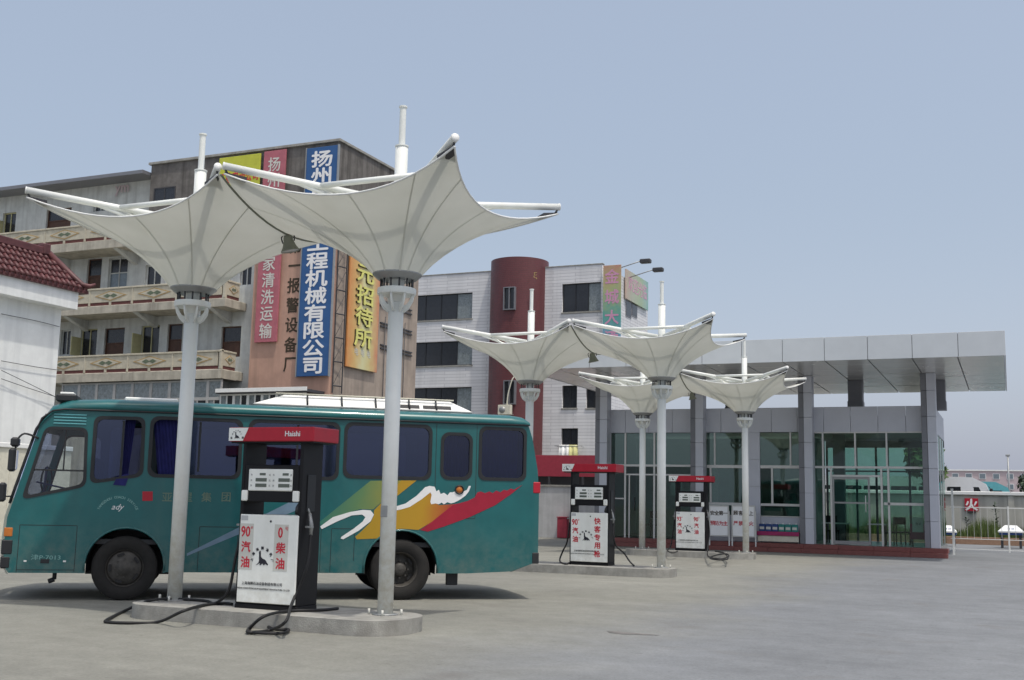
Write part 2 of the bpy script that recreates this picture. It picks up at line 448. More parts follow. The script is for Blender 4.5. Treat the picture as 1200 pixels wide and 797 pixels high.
def text_mesh(s, size, bold=0, sx=1, ext=.004, shear=0):
    key = (s, size, bold, sx, ext, shear)
    if key in _tx: return _tx[key]
    cu = bpy.data.curves.new('t', 'FONT'); cu.body = s; cu.size = size; cu.align_x = 'CENTER'; cu.align_y = 'CENTER'
    cu.extrude = ext; cu.resolution_u = 2; cu.shear = shear
    o = bpy.data.objects.new('t', cu); me = bpy.data.meshes.new_from_object(o)
    bpy.data.objects.remove(o); bpy.data.curves.remove(cu)
    xs = [v.co.x for v in me.vertices]; ys = [v.co.y for v in me.vertices]
    if xs:
        cx, cy = (min(xs)+max(xs))/2, (min(ys)+max(ys))/2
        me.transform(Matrix.Translation((-cx, -cy, 0)))
    me.transform(Matrix.Diagonal((sx, 1, 1, 1)))
    if bold:                                                  # heavier strokes: overlapped copies, each a hair prouder
        co = [v.co.copy() for v in me.vertices]; pf = [tuple(p.vertices) for p in me.polygons]
        vs, fs = [], []
        for i, (dx, dy) in enumerate(((0,0),(bold,0),(-bold,0),(0,bold),(0,-bold))):
            o_ = len(vs); vs += [(c.x+dx, c.y+dy, c.z + i*max(ext*.12, .0002)) for c in co]; fs += [tuple(k+o_ for k in f) for f in pf]
        me = bpy.data.meshes.new('letter'); me.from_pydata(vs, [], fs); me.update()
    _tx[key] = me; return me
def text(s, size, m, parent, loc, name='lettering', bold=0, sx=1, rot=(math.pi/2, 0, 0), ext=.004, shear=0):
    me = text_mesh(s, size, bold, sx, ext, shear).copy(); me.materials.append(MT[m] if isinstance(m, str) else m)
    return link(name, me, parent, loc, rot)
def spline(pts, n=8):
    P = [Vector(p) for p in pts]; out = []
    for i in range(len(P)-1):
        a, b, c, d = P[max(i-1,0)], P[i], P[i+1], P[min(i+2,len(P)-1)]
        for k in range(n):
            t = k/n
            out.append(.5*((2*b) + (c-a)*t + (2*a-5*b+4*c-d)*t*t + (3*b-a-3*c+d)*t**3))
    return out + [P[-1]]
def window(parent, x0, x1, z0, z1, y, nx=2, nz=1, fm='alu_frame', pm='win_dark', bar=.06, dep=.08, pms=None, name='window'):
    """frame (part) with one pane object (sub-part) per light; front of the frame at y"""
    b = MB(); b.box(x0, x1, y, y+dep, z0, z0+bar).box(x0, x1, y, y+dep, z1-bar, z1)
    b.box(x0, x0+bar, y+.002, y+dep-.002, z0+bar, z1-bar).box(x1-bar, x1, y+.002, y+dep-.002, z0+bar, z1-bar)
    for i in range(1, nx):
        xx = x0 + (x1-x0)*i/nx; b.box(xx-bar/2, xx+bar/2, y+.004, y+dep-.004, z0+bar, z1-bar)
    for i in range(1, nz):
        zz = z0 + (z1-z0)*i/nz; b.box(x0+bar, x1-bar, y+.006, y+dep-.006, zz-bar/2, zz+bar/2)
    w = b.build(name, fm, parent)
    for i in range(nx):
        for j in range(nz):
            q = pms[(i + j*nx) % len(pms)] if pms else pm
            MB().box(x0+(x1-x0)*i/nx+bar*.4, x0+(x1-x0)*(i+1)/nx-bar*.4, y+dep*.45, y+dep*.6, z0+(z1-z0)*j/nz+bar*.4, z0+(z1-z0)*(j+1)/nz-bar*.4).build('pane', q, w)
    return w

# ================================================================== ground
def ground_mat():
    m = bpy.data.materials.new('forecourt_concrete'); m.use_nodes = True
    n, l = m.node_tree.nodes, m.node_tree.links
    b = n['Principled BSDF']; b.inputs['Roughness'].default_value = .85; b.inputs['Specular IOR Level'].default_value = .3
    tc = n.new('ShaderNodeTexCoord')
    def noise(sc, det=8, rough=.6, map_=None):
        q = n.new('ShaderNodeTexNoise'); q.inputs['Scale'].default_value = sc; q.inputs['Detail'].default_value = det; q.inputs['Roughness'].default_value = rough
        if map_:
            mp = n.new('ShaderNodeMapping'); mp.inputs['Scale'].default_value = map_; mp.inputs['Rotation'].default_value = (0, 0, R(24)); l.new(tc.outputs['Object'], mp.inputs[0]); l.new(mp.outputs[0], q.inputs['Vector'])
        else: l.new(tc.outputs['Object'], q.inputs['Vector'])
        return q
    # dusty tan paving round the islands, greyer driving lane towards the exit
    sp = n.new('ShaderNodeSeparateXYZ'); l.new(tc.outputs['Object'], sp.inputs[0])
    big = noise(.22, 4)
    a = n.new('ShaderNodeMath'); a.operation = 'MULTIPLY_ADD'; a.inputs[1].default_value = 5.0; l.new(big.outputs[0], a.inputs[0]); l.new(sp.outputs[0], a.inputs[2])
    mr = n.new('ShaderNodeMapRange'); mr.interpolation_type = 'SMOOTHSTEP'; mr.inputs[1].default_value = -3.6; mr.inputs[2].default_value = -.4; l.new(a.outputs[0], mr.inputs[0])
    lane = n.new('ShaderNodeMix'); lane.data_type = 'RGBA'; l.new(mr.outputs[0], lane.inputs[0])
    lane.inputs[6].default_value = (.226, .226, .2, 1); lane.inputs[7].default_value = (.186, .196, .206, 1)
    col = lane.outputs[2]
    def mul(src, noi, lo, hi, p0=.3, p1=.7):
        r = n.new('ShaderNodeMapRange'); r.inputs[1].default_value = p0; r.inputs[2].default_value = p1; r.inputs[3].default_value = lo; r.inputs[4].default_value = hi
        l.new(noi.outputs[0], r.inputs[0])
        c = n.new('ShaderNodeCombineColor')
        for i in range(3): l.new(r.outputs[0], c.inputs[i])
        x = n.new('ShaderNodeMix'); x.data_type = 'RGBA'; x.blend_type = 'MULTIPLY'; x.inputs[0].default_value = 1
        l.new(src, x.inputs[6]); l.new(c.outputs[0], x.inputs[7]); return x.outputs[2]
    col = mul(col, noise(.35, 6, .6, (1, .6, 1)), .88, 1.12)
    col = mul(col, noise(3.5, 8, .75), .86, 1.12)
    col = mul(col, noise(.8, 6, .6, (.6, 1.3, 1)), .9, 1.1)
    col = mul(col, noise(28, 6, .75), .86, 1.12)
    col = mul(col, noise(9, 4, .5), .8, 1.0, .27, .36)      # drips and grit
    # oil stains
    st = noise(.9, 5, .55)
    rs = n.new('ShaderNodeMapRange'); rs.inputs[1].default_value = .6; rs.inputs[2].default_value = .74; rs.inputs[3].default_value = 0; rs.inputs[4].default_value = .45
    l.new(st.outputs[0], rs.inputs[0])
    x = n.new('ShaderNodeMix'); x.data_type = 'RGBA'; l.new(rs.outputs[0], x.inputs[0]); l.new(col, x.inputs[6]); x.inputs[7].default_value = (.15, .14, .13, 1)
    l.new(x.outputs[2], b.inputs['Base Color'])
    nb = noise(45, 6, .7)
    bp = n.new('ShaderNodeBump'); bp.inputs['Strength'].default_value = .5; bp.inputs['Distance'].default_value = .012
    l.new(nb.outputs[0], bp.inputs['Height']); l.new(bp.outputs[0], b.inputs['Normal'])
    return m
MT['ground'] = ground_mat()
struct(MB().add([(-700,-300,0),(700,-300,0),(700,1500,0),(-700,1500,0)], [(0,1,2,3)]).build('ground', 'ground'))
# a shallow oily repair patch left of the lane
c = at(737, 742.5, Z=0)
pt = []
for k in range(22):
    t = 2*math.pi*k/22; rr = 1 + .25*math.sin(3*t+1) + .12*math.sin(7*t)
    pt.append((c.x + .30*rr*math.cos(t), c.y + .10*rr*math.sin(t), .004))
MT['oil'] = mat('oil', (.17, .16, .15), .6, var=.3, scale=8)
struct(MB().add(pt, [tuple(range(22))]).build('oil_stain', 'oil'))

# ================================================================== pump islands
def island(x0, x1, y0, y1, label):
    lp = rrect(x0, x1, y0, y1, .5, 7)
    me = flat([lp], .18); me.transform(Matrix.Translation((0, 0, .09)))
    me.materials.append(MT['kerb'])
    o = tag(link('pump_island', me), label, 'kerb', 'concrete pump islands')
    bv = o.modifiers.new('b', 'BEVEL'); bv.width = .02; bv.segments = 2; bv.limit_method = 'ANGLE'
    return o
island(-10.6, -6.58, 11.53, 12.75, 'concrete kerb island in front of the teal bus, nearest of the three')
island(-10.9, -6.82, 23.9, 25.12, 'middle concrete kerb island just right of the bus tail')
island(-11.05, -7.06, 33.65, 34.87, 'farthest concrete kerb island in front of the glass station')

# ================================================================== umbrella canopies
def build_canopy():
    root = thing('umbrella_canopy', '', 'canopy')
    h, dl, z0, zt = 1.57, .33, 4.41, 5.47
    rc = .308
    def epoint(k, s):
        sh = k == 0                                           # this side is laced to the neighbouring canopy
        x, y = h + (.045 if sh else 0) - (.0 if sh else dl)*(1-s*s), h*s
        c, sn = [(1,0),(0,1),(-1,0),(0,-1)][k]
        return Vector((c*x - sn*y, sn*x + c*y, zt - (.43 if sh else .31)*(1-s*s)))
    def mp(k, s, t):
        e = epoint(k, s); a = math.atan2(e.y, e.x); r1 = math.hypot(e.x, e.y)
        r = rc + (r1-rc)*t; g = math.log(1+3.2*t)/math.log(4.2)
        return Vector((r*math.cos(a), r*math.sin(a), z0 + (e.z-z0)*g))
    NS, NT = 14, 12; vs = []; fs = []
    ring = [(k, -1 + 2*i/NS) for k in range(4) for i in range(NS)]
    for t in range(NT+1):
        for k, s in ring: vs.append(mp(k, s, t/NT))
    W = len(ring)
    for t in range(NT):
        for i in range(W):
            j = (i+1) % W; fs.append((t*W+i, t*W+j, (t+1)*W+j, (t+1)*W+i))
    mem = MB().add(vs, fs, True).build('membrane', 'membrane', root)
    mem.data.set_sharp_from_angle(angle=R(60))
    for k, s in [(k, s) for k in range(4) for s in (-.62, 0, .62)]:   # welded seams
        q = MB(); L = []
        for t in range(NT+1):
            p = mp(k, s, t/NT); e = epoint(k, s); a = math.atan2(e.y, e.x); tn = Vector((-math.sin(a), math.cos(a), 0))
            p = p + Vector((math.cos(a), math.sin(a), -1)).normalized()*.006
            L += [p - tn*.009, p + tn*.009]
        q.add(L, [(2*t, 2*t+1, 2*t+3, 2*t+2) for t in range(NT)], True)
        q.build('seam', 'membrane', root)
    for k in range(4):
        MB().tube([epoint(k, -1+2*i/16) - Vector((0,0,.008 if k else .012)) for i in range(17)], .012 if k else .010, 6).build('edge_cable', 'lamp_green' if k == 0 else 'steel_white', root)
    # steelwork
    MB().tube([(0,0,.18),(0,0,4.05)], .097, 20).tube([(0,0,4.05),(0,0,5.1)], .097, 16).build('pole', 'white_paint', root)
    MB().lathe([(0,.18),(.16,.18),(.16,.194),(0,.194)], 20).build('base_plate', 'grey_metal', root)
    me = MB().tube([(.20,0,.18),(.20,0,.25)], .016, 6).mesh('anchor_bolt'); me.materials.append(MT['grey_sticker'])
    for k in range(4): link('anchor_bolt', me, root, (0,0,0), (0,0,R(20)+k*math.pi/2))
    fin = flat([[(.095,3.93),(.12,3.935),(.175,3.98),(.22,4.06),(.235,4.15),(.205,4.15),(.18,4.08),(.14,4.03),(.095,4.01)]], .018); fin.transform(FRONT); fin.materials.append(MT['white_paint'])
    for k in range(8): link('bracket', fin, root, (0,0,0), (0,0,k*math.pi/4+R(12)))
    MB().lathe([(.1,4.15),(.242,4.15),(.247,4.165),(.247,4.215),(.242,4.23),(.1,4.23)], 28).build('collar', 'white_paint', root, smooth_angle=40)
    rod = MB().tube([(.205,0,4.225),(.205,0,4.36)], .012, 6).mesh('tension_rod'); rod.materials.append(MT['dark_metal'])
    for k in range(12): link('tension_rod', rod, root, (0,0,0), (0,0,k*math.pi/6+R(8)))
    MB().lathe([(.1,4.345),(.24,4.34),(.255,4.35),(.305,4.395),(.315,4.405),(.315,4.42),(.29,4.425),(.1,4.425)], 32).build('clamp_disc', 'grey_metal', root, smooth_angle=35)
    MB().tube([(0,0,4.4),(0,0,6.1)], .082, 18).build('mast', 'white_paint', root)
    MB().tube([(0,0,6.1),(0,0,6.64)], .043, 14).lathe([(0,6.655),(.055,6.65),(.055,6.63),(.035,6.63)], 14).build('mast_tip', 'white_paint', root, smooth_angle=40)
    MB().lathe([(.04,6.1),(.089,6.1),(.089,6.116),(.04,6.12)], 18).build('mast_flange', 'white_paint', root, smooth_angle=40)
    d = 1.58
    arm = MB().tube([(.08,.08,5.36),(d,d,5.56)], .047, 12).mesh('arm'); arm.materials.append(MT['white_paint'])
    st = MB().tube([(.72,.72,5.44),(.10,.10,4.9)], .03, 8).tube([(.98,.98,5.47),(.10,.10,5.12)], .024, 8).mesh('strut'); st.materials.append(MT['white_paint'])
    jz, j = 5.455, .74
    br = MB().tube([(j,-j,jz),(j,j,jz)], .036, 10).mesh('brace'); br.materials.append(MT['white_paint'])
    cap = MB().lathe([(0,.006),(.048,.006),(.05,0),(.048,-.012),(.045,-.012)], 14)
    cap.v = [tuple(Matrix.Rotation(R(45),3,'Z') @ (Matrix.Rotation(R(84),3,'Y') @ Vector(p)) + Vector((d,d,5.56))) for p in cap.v]
    capm = cap.mesh('end_cap'); capm.materials.append(MT['steel_white'])
    cpl = MB().add([(h-.27,h-.10,zt-.05),(h-.10,h-.27,zt-.05),(h-.005,h-.005,zt+.012),(h-.27,h-.10,zt-.085),(h-.10,h-.27,zt-.085),(h-.005,h-.005,zt-.016)],
                   [(0,1,2),(5,4,3),(0,3,4,1),(1,4,5,2),(2,5,3,0)])
    cpl.tube([(h-.03,h-.03,zt),(d-.02,d-.02,5.51)], .014, 6)
    cplm = cpl.mesh('corner_plate'); cplm.materials.append(MT['dark_metal'])
    for k in range(4):
        rz = k*math.pi/2
        a = link('arm', arm, root, (0,0,0), (0,0,rz)); link('strut', st, a); link('end_cap', capm, a)
        link('brace', br, root, (0,0,0), (0,0,rz)); link('corner_plate', cplm, root, (0,0,0), (0,0,rz))
    return root
proto = build_canopy()
CN = [(-10.30, 12.3, 'white umbrella canopy on a pole rising in front of the bus front half'),
      (-7.06, 12.3, 'largest white umbrella canopy, on the nearest pole before the bus rear wheel'),
      (-10.40, 24.63, 'white umbrella canopy whose pole stands behind the bus tail, before the red tower'),
      (-7.158, 24.63, 'white umbrella canopy on the pole right of the pump with five-character column'),
      (-10.59, 34.31, 'small far umbrella canopy mostly hidden behind the nearer middle canopy'),
      (-7.347, 34.31, 'farthest right white umbrella canopy on pole beside the safety notice boards')]
for i, (x, y, lab) in enumerate(CN):
    o = proto if i == 0 else copy_tree(proto)
    o.location = (x, y, 0); o.rotation_euler.z = math.pi*(i % 2); tag(o, lab, 'canopy', 'white tensile umbrella canopies')

    if i == 1: MB().cbox(-.035, .06, .088, .102, 1.36, 1.50, .004).build('number_plate', 'grey_metal', o)
# loudspeaker-shaped lamps hung where two canopies meet
def hung_lamp(x, y, label):
    t = thing('hanging_lamp', label, 'lamp', (x, y, 4.95), 0, 'lamps hung under the canopies'); t.scale = (.74, .74, .74); t.rotation_euler = (R(8), R(-10), 0)
    MB().lathe([(0,.1),(.07,.1),(.085,.05),(.09,0),(.125,-.1),(.165,-.17),(.17,-.185),(.155,-.18),(.08,0),(0,.02)], 18).build('housing', 'lamp_green', t, smooth_angle=40)
    MB().lathe([(0,-.165),(.15,-.172),(.15,-.18),(0,-.182)], 18).build('lens', 'lamp_glass', t)
    MB().tube(spline([(-.12,0,-.02),(-.13,0,.1),(0,0,.17),(.13,0,.1),(.12,0,-.02)], 4), .012, 6).tube([(0,0,.15),(0,.0,.2)], .012, 6).build('bracket', 'dark_metal', t)
hung_lamp(-8.68, 12.2, 'lamp hanging between the two nearest canopies, above the bus')
hung_lamp(-8.78, 24.5, 'lamp hanging between the two middle canopies')
hung_lamp(-8.97, 34.2, 'lamp hanging between the two farthest canopies')

# ================================================================== fuel pumps
SEAL = [(.27,1.0),(.33,.97),(.36,.85),(.36,.70),(.40,.55),(.52,.44),(.68,.40),(.80,.32),(.90,.18),(1.0,.08),(.98,.0),(.86,.05),(.74,.10),(.70,.0),(.60,.0),(.60,.10),(.48,.08),(.40,.0),(.28,.0),(.34,.08),(.26,.12),(.12,.02),(.0,.0),(.08,.06),(.20,.16),(.24,.30),(.22,.5),(.22,.7),(.2,.86),(.24,.96)]
def seal(parent, x, z, y, s, m='black_ink'):
    return sheet('emblem', m, parent, [[(x + (px-.5)*s, z + (pz-.5)*s) for px, pz in SEAL]], .003, y)
def arc_text(parent, s, x, z, y, r, a0, a1, size, m='black_ink', bold=.001):
    N = len(s)
    for i, ch in enumerate(s):
        if ch == ' ': continue
        a = R(a0 + (a1-a0)*i/(N-1))
        text(ch, size, m, parent, (x + r*math.cos(a), y, z + r*math.sin(a)), 'letter', bold=bold, rot=(math.pi/2, -(a - math.pi/2), 0), ext=.0015)
def pump(px, py, label, left, right, hoses, big=False, W=.93):
    t = thing('fuel_pump', label, 'fuel pump', (px, py, .18), 0, 'black and white fuel pumps')
    D = .46; H = 2.09
    box('base', 'pump_dark', t, 0, W, 0, D, 0, .055)
    for x in (0, W-.05): box('side_panel', 'pump_dark', t, x, x+.05, .004, D-.004, .055, H, .01)
    box('cabinet', 'pump_dark', t, .052, W-.052, .02, D-.02, .055, 1.16)
    bd = box('front_board', 'pump_white', t, .03, W-.018, -.012, .016, .075, 1.17, .008)
    box('rear_board', 'pump_white', t, .03, W-.03, D-.016, D+.01, .075, 1.17, .008)
    dh = box('display_box', 'pump_dark', t, .052, W-.052, .0, D-.06, 1.33, 1.80, .012)
    pl = box('display_plate', 'pump_white', dh, .12, W-.14, -.012, .01, 1.47, 1.745, .01)
    for sx in (.235, .585):
        MB().cbox(sx+.06, sx+.15, -.017, 0, 1.665, 1.695, .002).build('screen', 'lcd', dh)
        for z in (1.535, 1.605): MB().cbox(sx, sx+.17, -.017, 0, z-.018, z+.026, .002).build('screen', 'lcd', dh)
    for z in (1.535, 1.6, 1.67):
        for x in (.17, .45, .51, .775): text('元' if x == .45 else '升', .03, 'black_ink', dh, (x, -.0135, z), ext=.0005)
    for x in (.03, W-.12): box('key_pad', 'pump_white', t, x, x+.09, -.03, .02, 1.34, 1.475, .012)
    # header
    hd = thing_part('header', t)
    x0, x1, z0, z1 = -.185, W+.185, H, H+.185
    box('header_case', 'pump_dark', hd, x0+.02, x1-.02, -.03, D+.03, z0-.014, z0+.02)
    MB().cbox(x0, x1, -.06, D+.06, z0+.005, z1, .01).build('header_box', 'red', hd)
    sheet('logo_plate', 'pump_white', hd, [[(x0+.004, z0+.012), (x0+.225, z0+.012), (x0+.305, z1-.006), (x0+.004, z1-.006)]], .006, -.0635)
    seal(hd, x0+.13, z0+.085, -.0685, .085)
    arc_text(hd, 'HAISHI', x0+.13, z0+.075, -.0685, .07, 160, 20, .022)
    for x in (x0+.045, x0+.225): text('海' if x < x0+.1 else '狮', .035, 'black_ink', hd, (x, -.0685, z0+.05), ext=.001)
    text('Haishi', .095, 'white_ink', hd, (.80, -.064, z0+.1), bold=.0012, ext=.002)
    # board artwork
    fy = -.0135
    sheet('serial_label', 'grey_wall', bd, [rect(.045, .15, 1.095, 1.155)], .002, fy)
    MB().lathe([(0,-.0165),(.014,-.0165),(.016,-.012)], 10, (.5, 0, 1.09), 'Y').build('lock', 'dark_metal', bd)
    for side, chars, stick in ((0, *left), (1, *right)):
        n = len(chars)
        xc = .14 if side == 0 else .67
        if stick: sheet('sticker', 'grey_sticker', bd, [rect(xc-.105, xc+.105, .48, 1.055)], .002, fy)
        zt, zb = (.955, .575) if n == 3 else (.99, .26)
        for i, ch in enumerate(chars):
            z = zt - (zt-zb)*i/(n-1)
            sz = .145 if n == 3 else .155
            if ch[0].isdigit():
                text(ch, .185, 'red_ink', bd, (xc-.014, fy-.002, z), 'letter', bold=.004, sx=.78, ext=.001)
                text('号' if side else '#', .055, 'red_ink', bd, (xc+.078, fy-.002, z+.05), 'letter', ext=.001)
            else: text(ch, sz, 'red_ink', bd, (xc, fy-.002, z), 'letter', bold=.004, ext=.001)
    seal(bd, .40, .635, fy-.001, .18)
    arc_text(bd, '上海海狮油机厂', .395, .60, fy-.002, .155, 178, 2, .042)
    text('上海海狮石油设备制造有限公司', .044, 'black_ink', bd, (.41, fy-.002, .315), ext=.001)
    text('SHANGHAI HAISHI PETROLEUM EQUIPMENT MANUFACTURE CO.,LTD', .029, 'black_ink', bd, (.41, fy-.002, .25), ext=.001, sx=.93)
    # nozzles hang in the side pockets, hoses loop to the ground
    for sgn, pts in hoses:
        X = W if sgn > 0 else 0
        s_ = 1 if sgn > 0 else -1
        box('nozzle_pocket', 'bus_dark', t, min(X, X+s_*.012), max(X, X+s_*.012), .12, .30, 1.22, 1.68, .004)
        nz = MB().tube([(X+s_*.03, .16, 1.20), (X+s_*.06, .16, 1.06), (X+s_*.06, .16, .93)], [.02, .028, .022], 8)
        nz.box(X+s_*.06-.05, X+s_*.06+.05, .10, .14, 1.02, 1.045).tube([(X+s_*.03,.16,1.2),(X-s_*.02,.16,1.3)], .014, 6)
        nz.build('nozzle', 'grey_metal', t)
        MB().tube(spline([(X+s_*.06, .16, .95)] + pts, 7), .019, 8).build('hose', 'black_rubber', t)
    MB().tube([(W-.10,.08,1.19),(W-.07,.06,1.26),(W-.05,.05,1.31)], [.035,.045,.03], 8).build('coupling', 'dark_metal', t)
    return t
def thing_part(name, parent):
    me = MB().cbox(-.16, 1.06, -.02, .44, 2.085, 2.1, .004).mesh(name); me.materials.append(MT['pump_dark'])
    return link(name, me, parent)
def rel(x, y, o, z=0):          # ground spot surveyed in the photo, seen from the pump's corner
    p = at(x, y, Z=z); return (p.x - o[0], p.y - o[1], z - .18)
o1 = (-9.05, 11.95)
pump(*o1, 'near fuel pump in front of the bus, hoses looped over the kerb', (['90','汽','油'], True), (['0','柴','油'], True),
     [(1, [(1.02,.06,.55), (.93,-.10,.10)] + [rel(x, y, o1, z) for x, y, z in ((335,728,.2),(318,738,.03),(296,741,.03),(290,739,.03),(302,729,.03),(320,737,.03),(338,738,.03),(330,742,.03),(300,741.5,.03),(292,738,.03),(310,722,.2),(340,716,.2),(375,715,.2),(396,713,.2))]),
      (-1, [(-.10,.1,.60), (-.14,.05,.2)] + [rel(x, y, o1, z) for x, y, z in ((252,707,.2),(240,704,.2),(205,702,.2),(175,704,.2),(150,714,.03),(126,726,.03),(126,729,.02),(150,730,.02),(185,729,.02),(215,716,.2),(240,709,.2),(262,707,.2),(272,708,.2))])])
o2 = (-9.25, 24.4)
pump(*o2, 'middle fuel pump right of the bus, board with a five-character red column', (['90','汽','油'], False), (['快','客','专','用','枪'], False),
     [(1, [(1.05,.10,.5)] + [rel(x, y, o2, z) for x, y, z in ((731,648,.4),(738,658,.22),(743,663,.2))]), (-1, [(-.10,.1,.5)] + [rel(x, y, o2, z) for x, y, z in ((660,645,.45),(656,657,.22),(663,661,.2),(668,659,.2))])])
o3 = (-9.50, 34.2)
pump(*o3, 'farthest fuel pump in front of the station wall, hose coiled at its right', (['93','汽','油'], False), (['90','汽','油'], False),
     [(1, [(1.04,.10,.5)] + [rel(x, y, o3, z) for x, y, z in ((829,648,.2),(832,653,.2),(845,655,.2),(854,652,.2),(850,649,.2),(838,651,.2),(832,654,.2),(840,656,.2),(853,655,.2),(848,648,.2),(838,646,.2))]), (-1, [(-.10,.1,.5)] + [rel(x, y, o3, z) for x, y, z in ((786,640,.3),(782,645,.2),(788,648,.2),(794,646,.2))])], W=.94)

# ================================================================== teal bus
BH = R(14.4 + 23.86)
bo = at(143, 704, Z=0)
bus = thing('bus', 'dark teal single-deck bus with gold, red and white swoosh parked behind the nearest pumps', 'bus', (bo.x, bo.y, 0), BH)
be = Vector((math.cos(BH), math.sin(BH), 0)); bn = Vector((-math.sin(BH), math.cos(BH), 0))
def bs(x, y):
    """photo position on the bus's near side -> metres along the bus, height"""
    d = vF + vR * ((x - 600) / FPX) - vU * ((y - 398.5) / FPX)
    t = ((bo - Vector((0,0,EYE))).dot(bn)) / d.dot(bn); P = Vector((0,0,EYE)) + d*t
    return ((P - bo).dot(be), P.z)
BW = 2.36
def arc(cx, cz, r, a0, a1, n=14): return [(cx + r*math.cos(R(a0+(a1-a0)*k/n)), cz + r*math.sin(R(a0+(a1-a0)*k/n))) for k in range(n+1)]
RW = 4.15
outline = [(-1.60,.40),(-.58,.40)] + arc(0,.50,.56,190,-10) + [(.6,.42),(3.56,.42)] + arc(RW,.50,.58,188,-8) + \
          [(4.78,.42),(5.2,.42),(5.95,.455),(6.36,.60),(6.40,.75),(6.40,1.7),(6.37,2.1),(6.27,2.62),(6.2,2.82),(-1.08,2.80),(-1.22,2.72),(-1.33,2.55),(-1.60,1.48),(-1.67,1.2),(-1.69,.75),(-1.66,.50)]
W = {}
W['drv'] = rpoly([(-1.485,1.47),(-.63,1.675),(-.66,2.53),(-1.24,2.53)], .11)
W['w1'] = rpoly([(-.56,1.72),(.17,1.845),(.15,2.72),(-.56,2.71)], .12)
W['w2'] = rrect(.25, 1.60, 1.84, 2.74, .12)
W['w3'] = rrect(1.71, 3.10, 1.86, 2.75, .12)
W['w4'] = rrect(3.19, 4.58, 1.90, 2.76, .12)
W['w5'] = rrect(4.75, 5.25, 1.915, 2.655, .13)
W['w6'] = rrect(5.38, 6.16, 1.92, 2.77, .11)
near = sheet('side_wall', 'bus_teal', bus, [outline] + list(W.values()), .04, .0)
far = sheet('side_wall', 'bus_teal', bus, [outline] + list(W.values()), .04, BW)
# roof, front and rear skins lofted across the width
def loft(prof, bow, name, m, zlift=None, n=14, parent=bus, y0=-.0, y1=BW, ex=.42):
    """prof: list of (s, z); bow(u) gives forward push for cross position u in -1..1"""
    q = MB(); vs = []; fs = []
    for (s, z) in prof:
        for k in range(n+1):
            u = -1 + 2*k/n; vs.append((s + bow(u, z), y0 + (y1-y0)*k/n, z + (zlift(u) if zlift else 0)))
    for i in range(len(prof)-1):
        for k in range(n): fs.append((i*(n+1)+k, i*(n+1)+k+1, (i+1)*(n+1)+k+1, (i+1)*(n+1)+k))
    return q.add(vs, fs, True).build(name, m, parent)
fb = lambda u, z: -.17*(1-abs(u)**2.4)
rb = lambda u, z: .10*(1-abs(u)**3)
loft([(-1.60,.38),(-1.66,.50),(-1.69,.75),(-1.67,1.2),(-1.60,1.48)], fb, 'front_panel', 'bus_teal')
loft([(-1.595,1.47),(-1.33,2.55)], fb, 'windscreen', 'bus_glass')
MB().tube([(-1.655,-.01,1.40),(-1.60,-.015,1.62),(-1.37,-.01,2.50),(-1.24,-.005,2.72)], .022, 8).build('windscreen_seal', 'bus_dark', bus)
loft([(5.95,.445),(6.36,.60),(6.40,.75),(6.40,1.7),(6.37,2.1),(6.27,2.62),(6.2,2.84)], rb, 'rear_panel', 'bus_teal')
rl = [(-.02,2.815),(-.045,2.83),(-.05,2.87),(-.03,2.925),(.03,2.965),(.16,2.995),(.5,3.02),(1.18,3.03)]
rl = rl + [(BW - y, z) for y, z in rl[-2::-1]]
st = [(-1.36,.0,-.32),(-1.28,.3,-.20),(-1.16,.7,-.08),(-.9,.93,-.02),(-.4,1,0),(2,1,0),(5.9,1,0),(6.12,.85,0),(6.22,.45,-.02)]
vs = []; fs = []
for (s, k, dz) in st:
    for (y, z) in rl: vs.append((s - .1*(1-abs(2*y/BW-1)**2.4)*(1 if s < -.8 else 0), y, 2.815 + (z-2.815)*max(k, .12) + (dz if s < 0 else 0)))
for i in range(len(st)-1):
    for k in range(len(rl)-1): fs.append((i*len(rl)+k, (i+1)*len(rl)+k, (i+1)*len(rl)+k+1, i*len(rl)+k+1))
roof = MB().add(vs, fs, True).build('roof', 'bus_teal', bus)
gut = MB().tube([(-1.42,-.035,2.32),(-1.30,-.04,2.66),(-1.16,-.042,2.775),(-1.0,-.043,2.805),(2,-.043,2.815),(6.2,-.04,2.825)], .016, 6)
gut.build('gutter', 'bus_dark', bus)
# underbody and floor
box('floor', 'bus_dark', bus, -1.5, 6.2, .03, BW-.03, .82, .90)
box('chassis', 'bus_dark', bus, .75, 3.3, .25, BW-.25, .40, .82)
box('chassis', 'bus_dark', bus, 4.9, 6.1, .3, BW-.3, .50, .82)
box('bulkhead', 'bus_dark', bus, 6.05, 6.12, .04, BW-.04, .9, 2.75)
box('headlining', 'bus_dark', bus, -1.0, 6.1, .05, BW-.05, 2.76, 2.80)
MB().cbox(4.93,5.12,.2,.26,.22,.42,.01).build('mud_flap', 'bus_dark', bus)
MB().tube([(-.98,.12,.42),(-.98,.12,.30)], .03, 8).tube([(-.98,.12,.30),(-1.06,.12,.27)], .035, 8).build('tow_hook', 'bus_dark', bus)
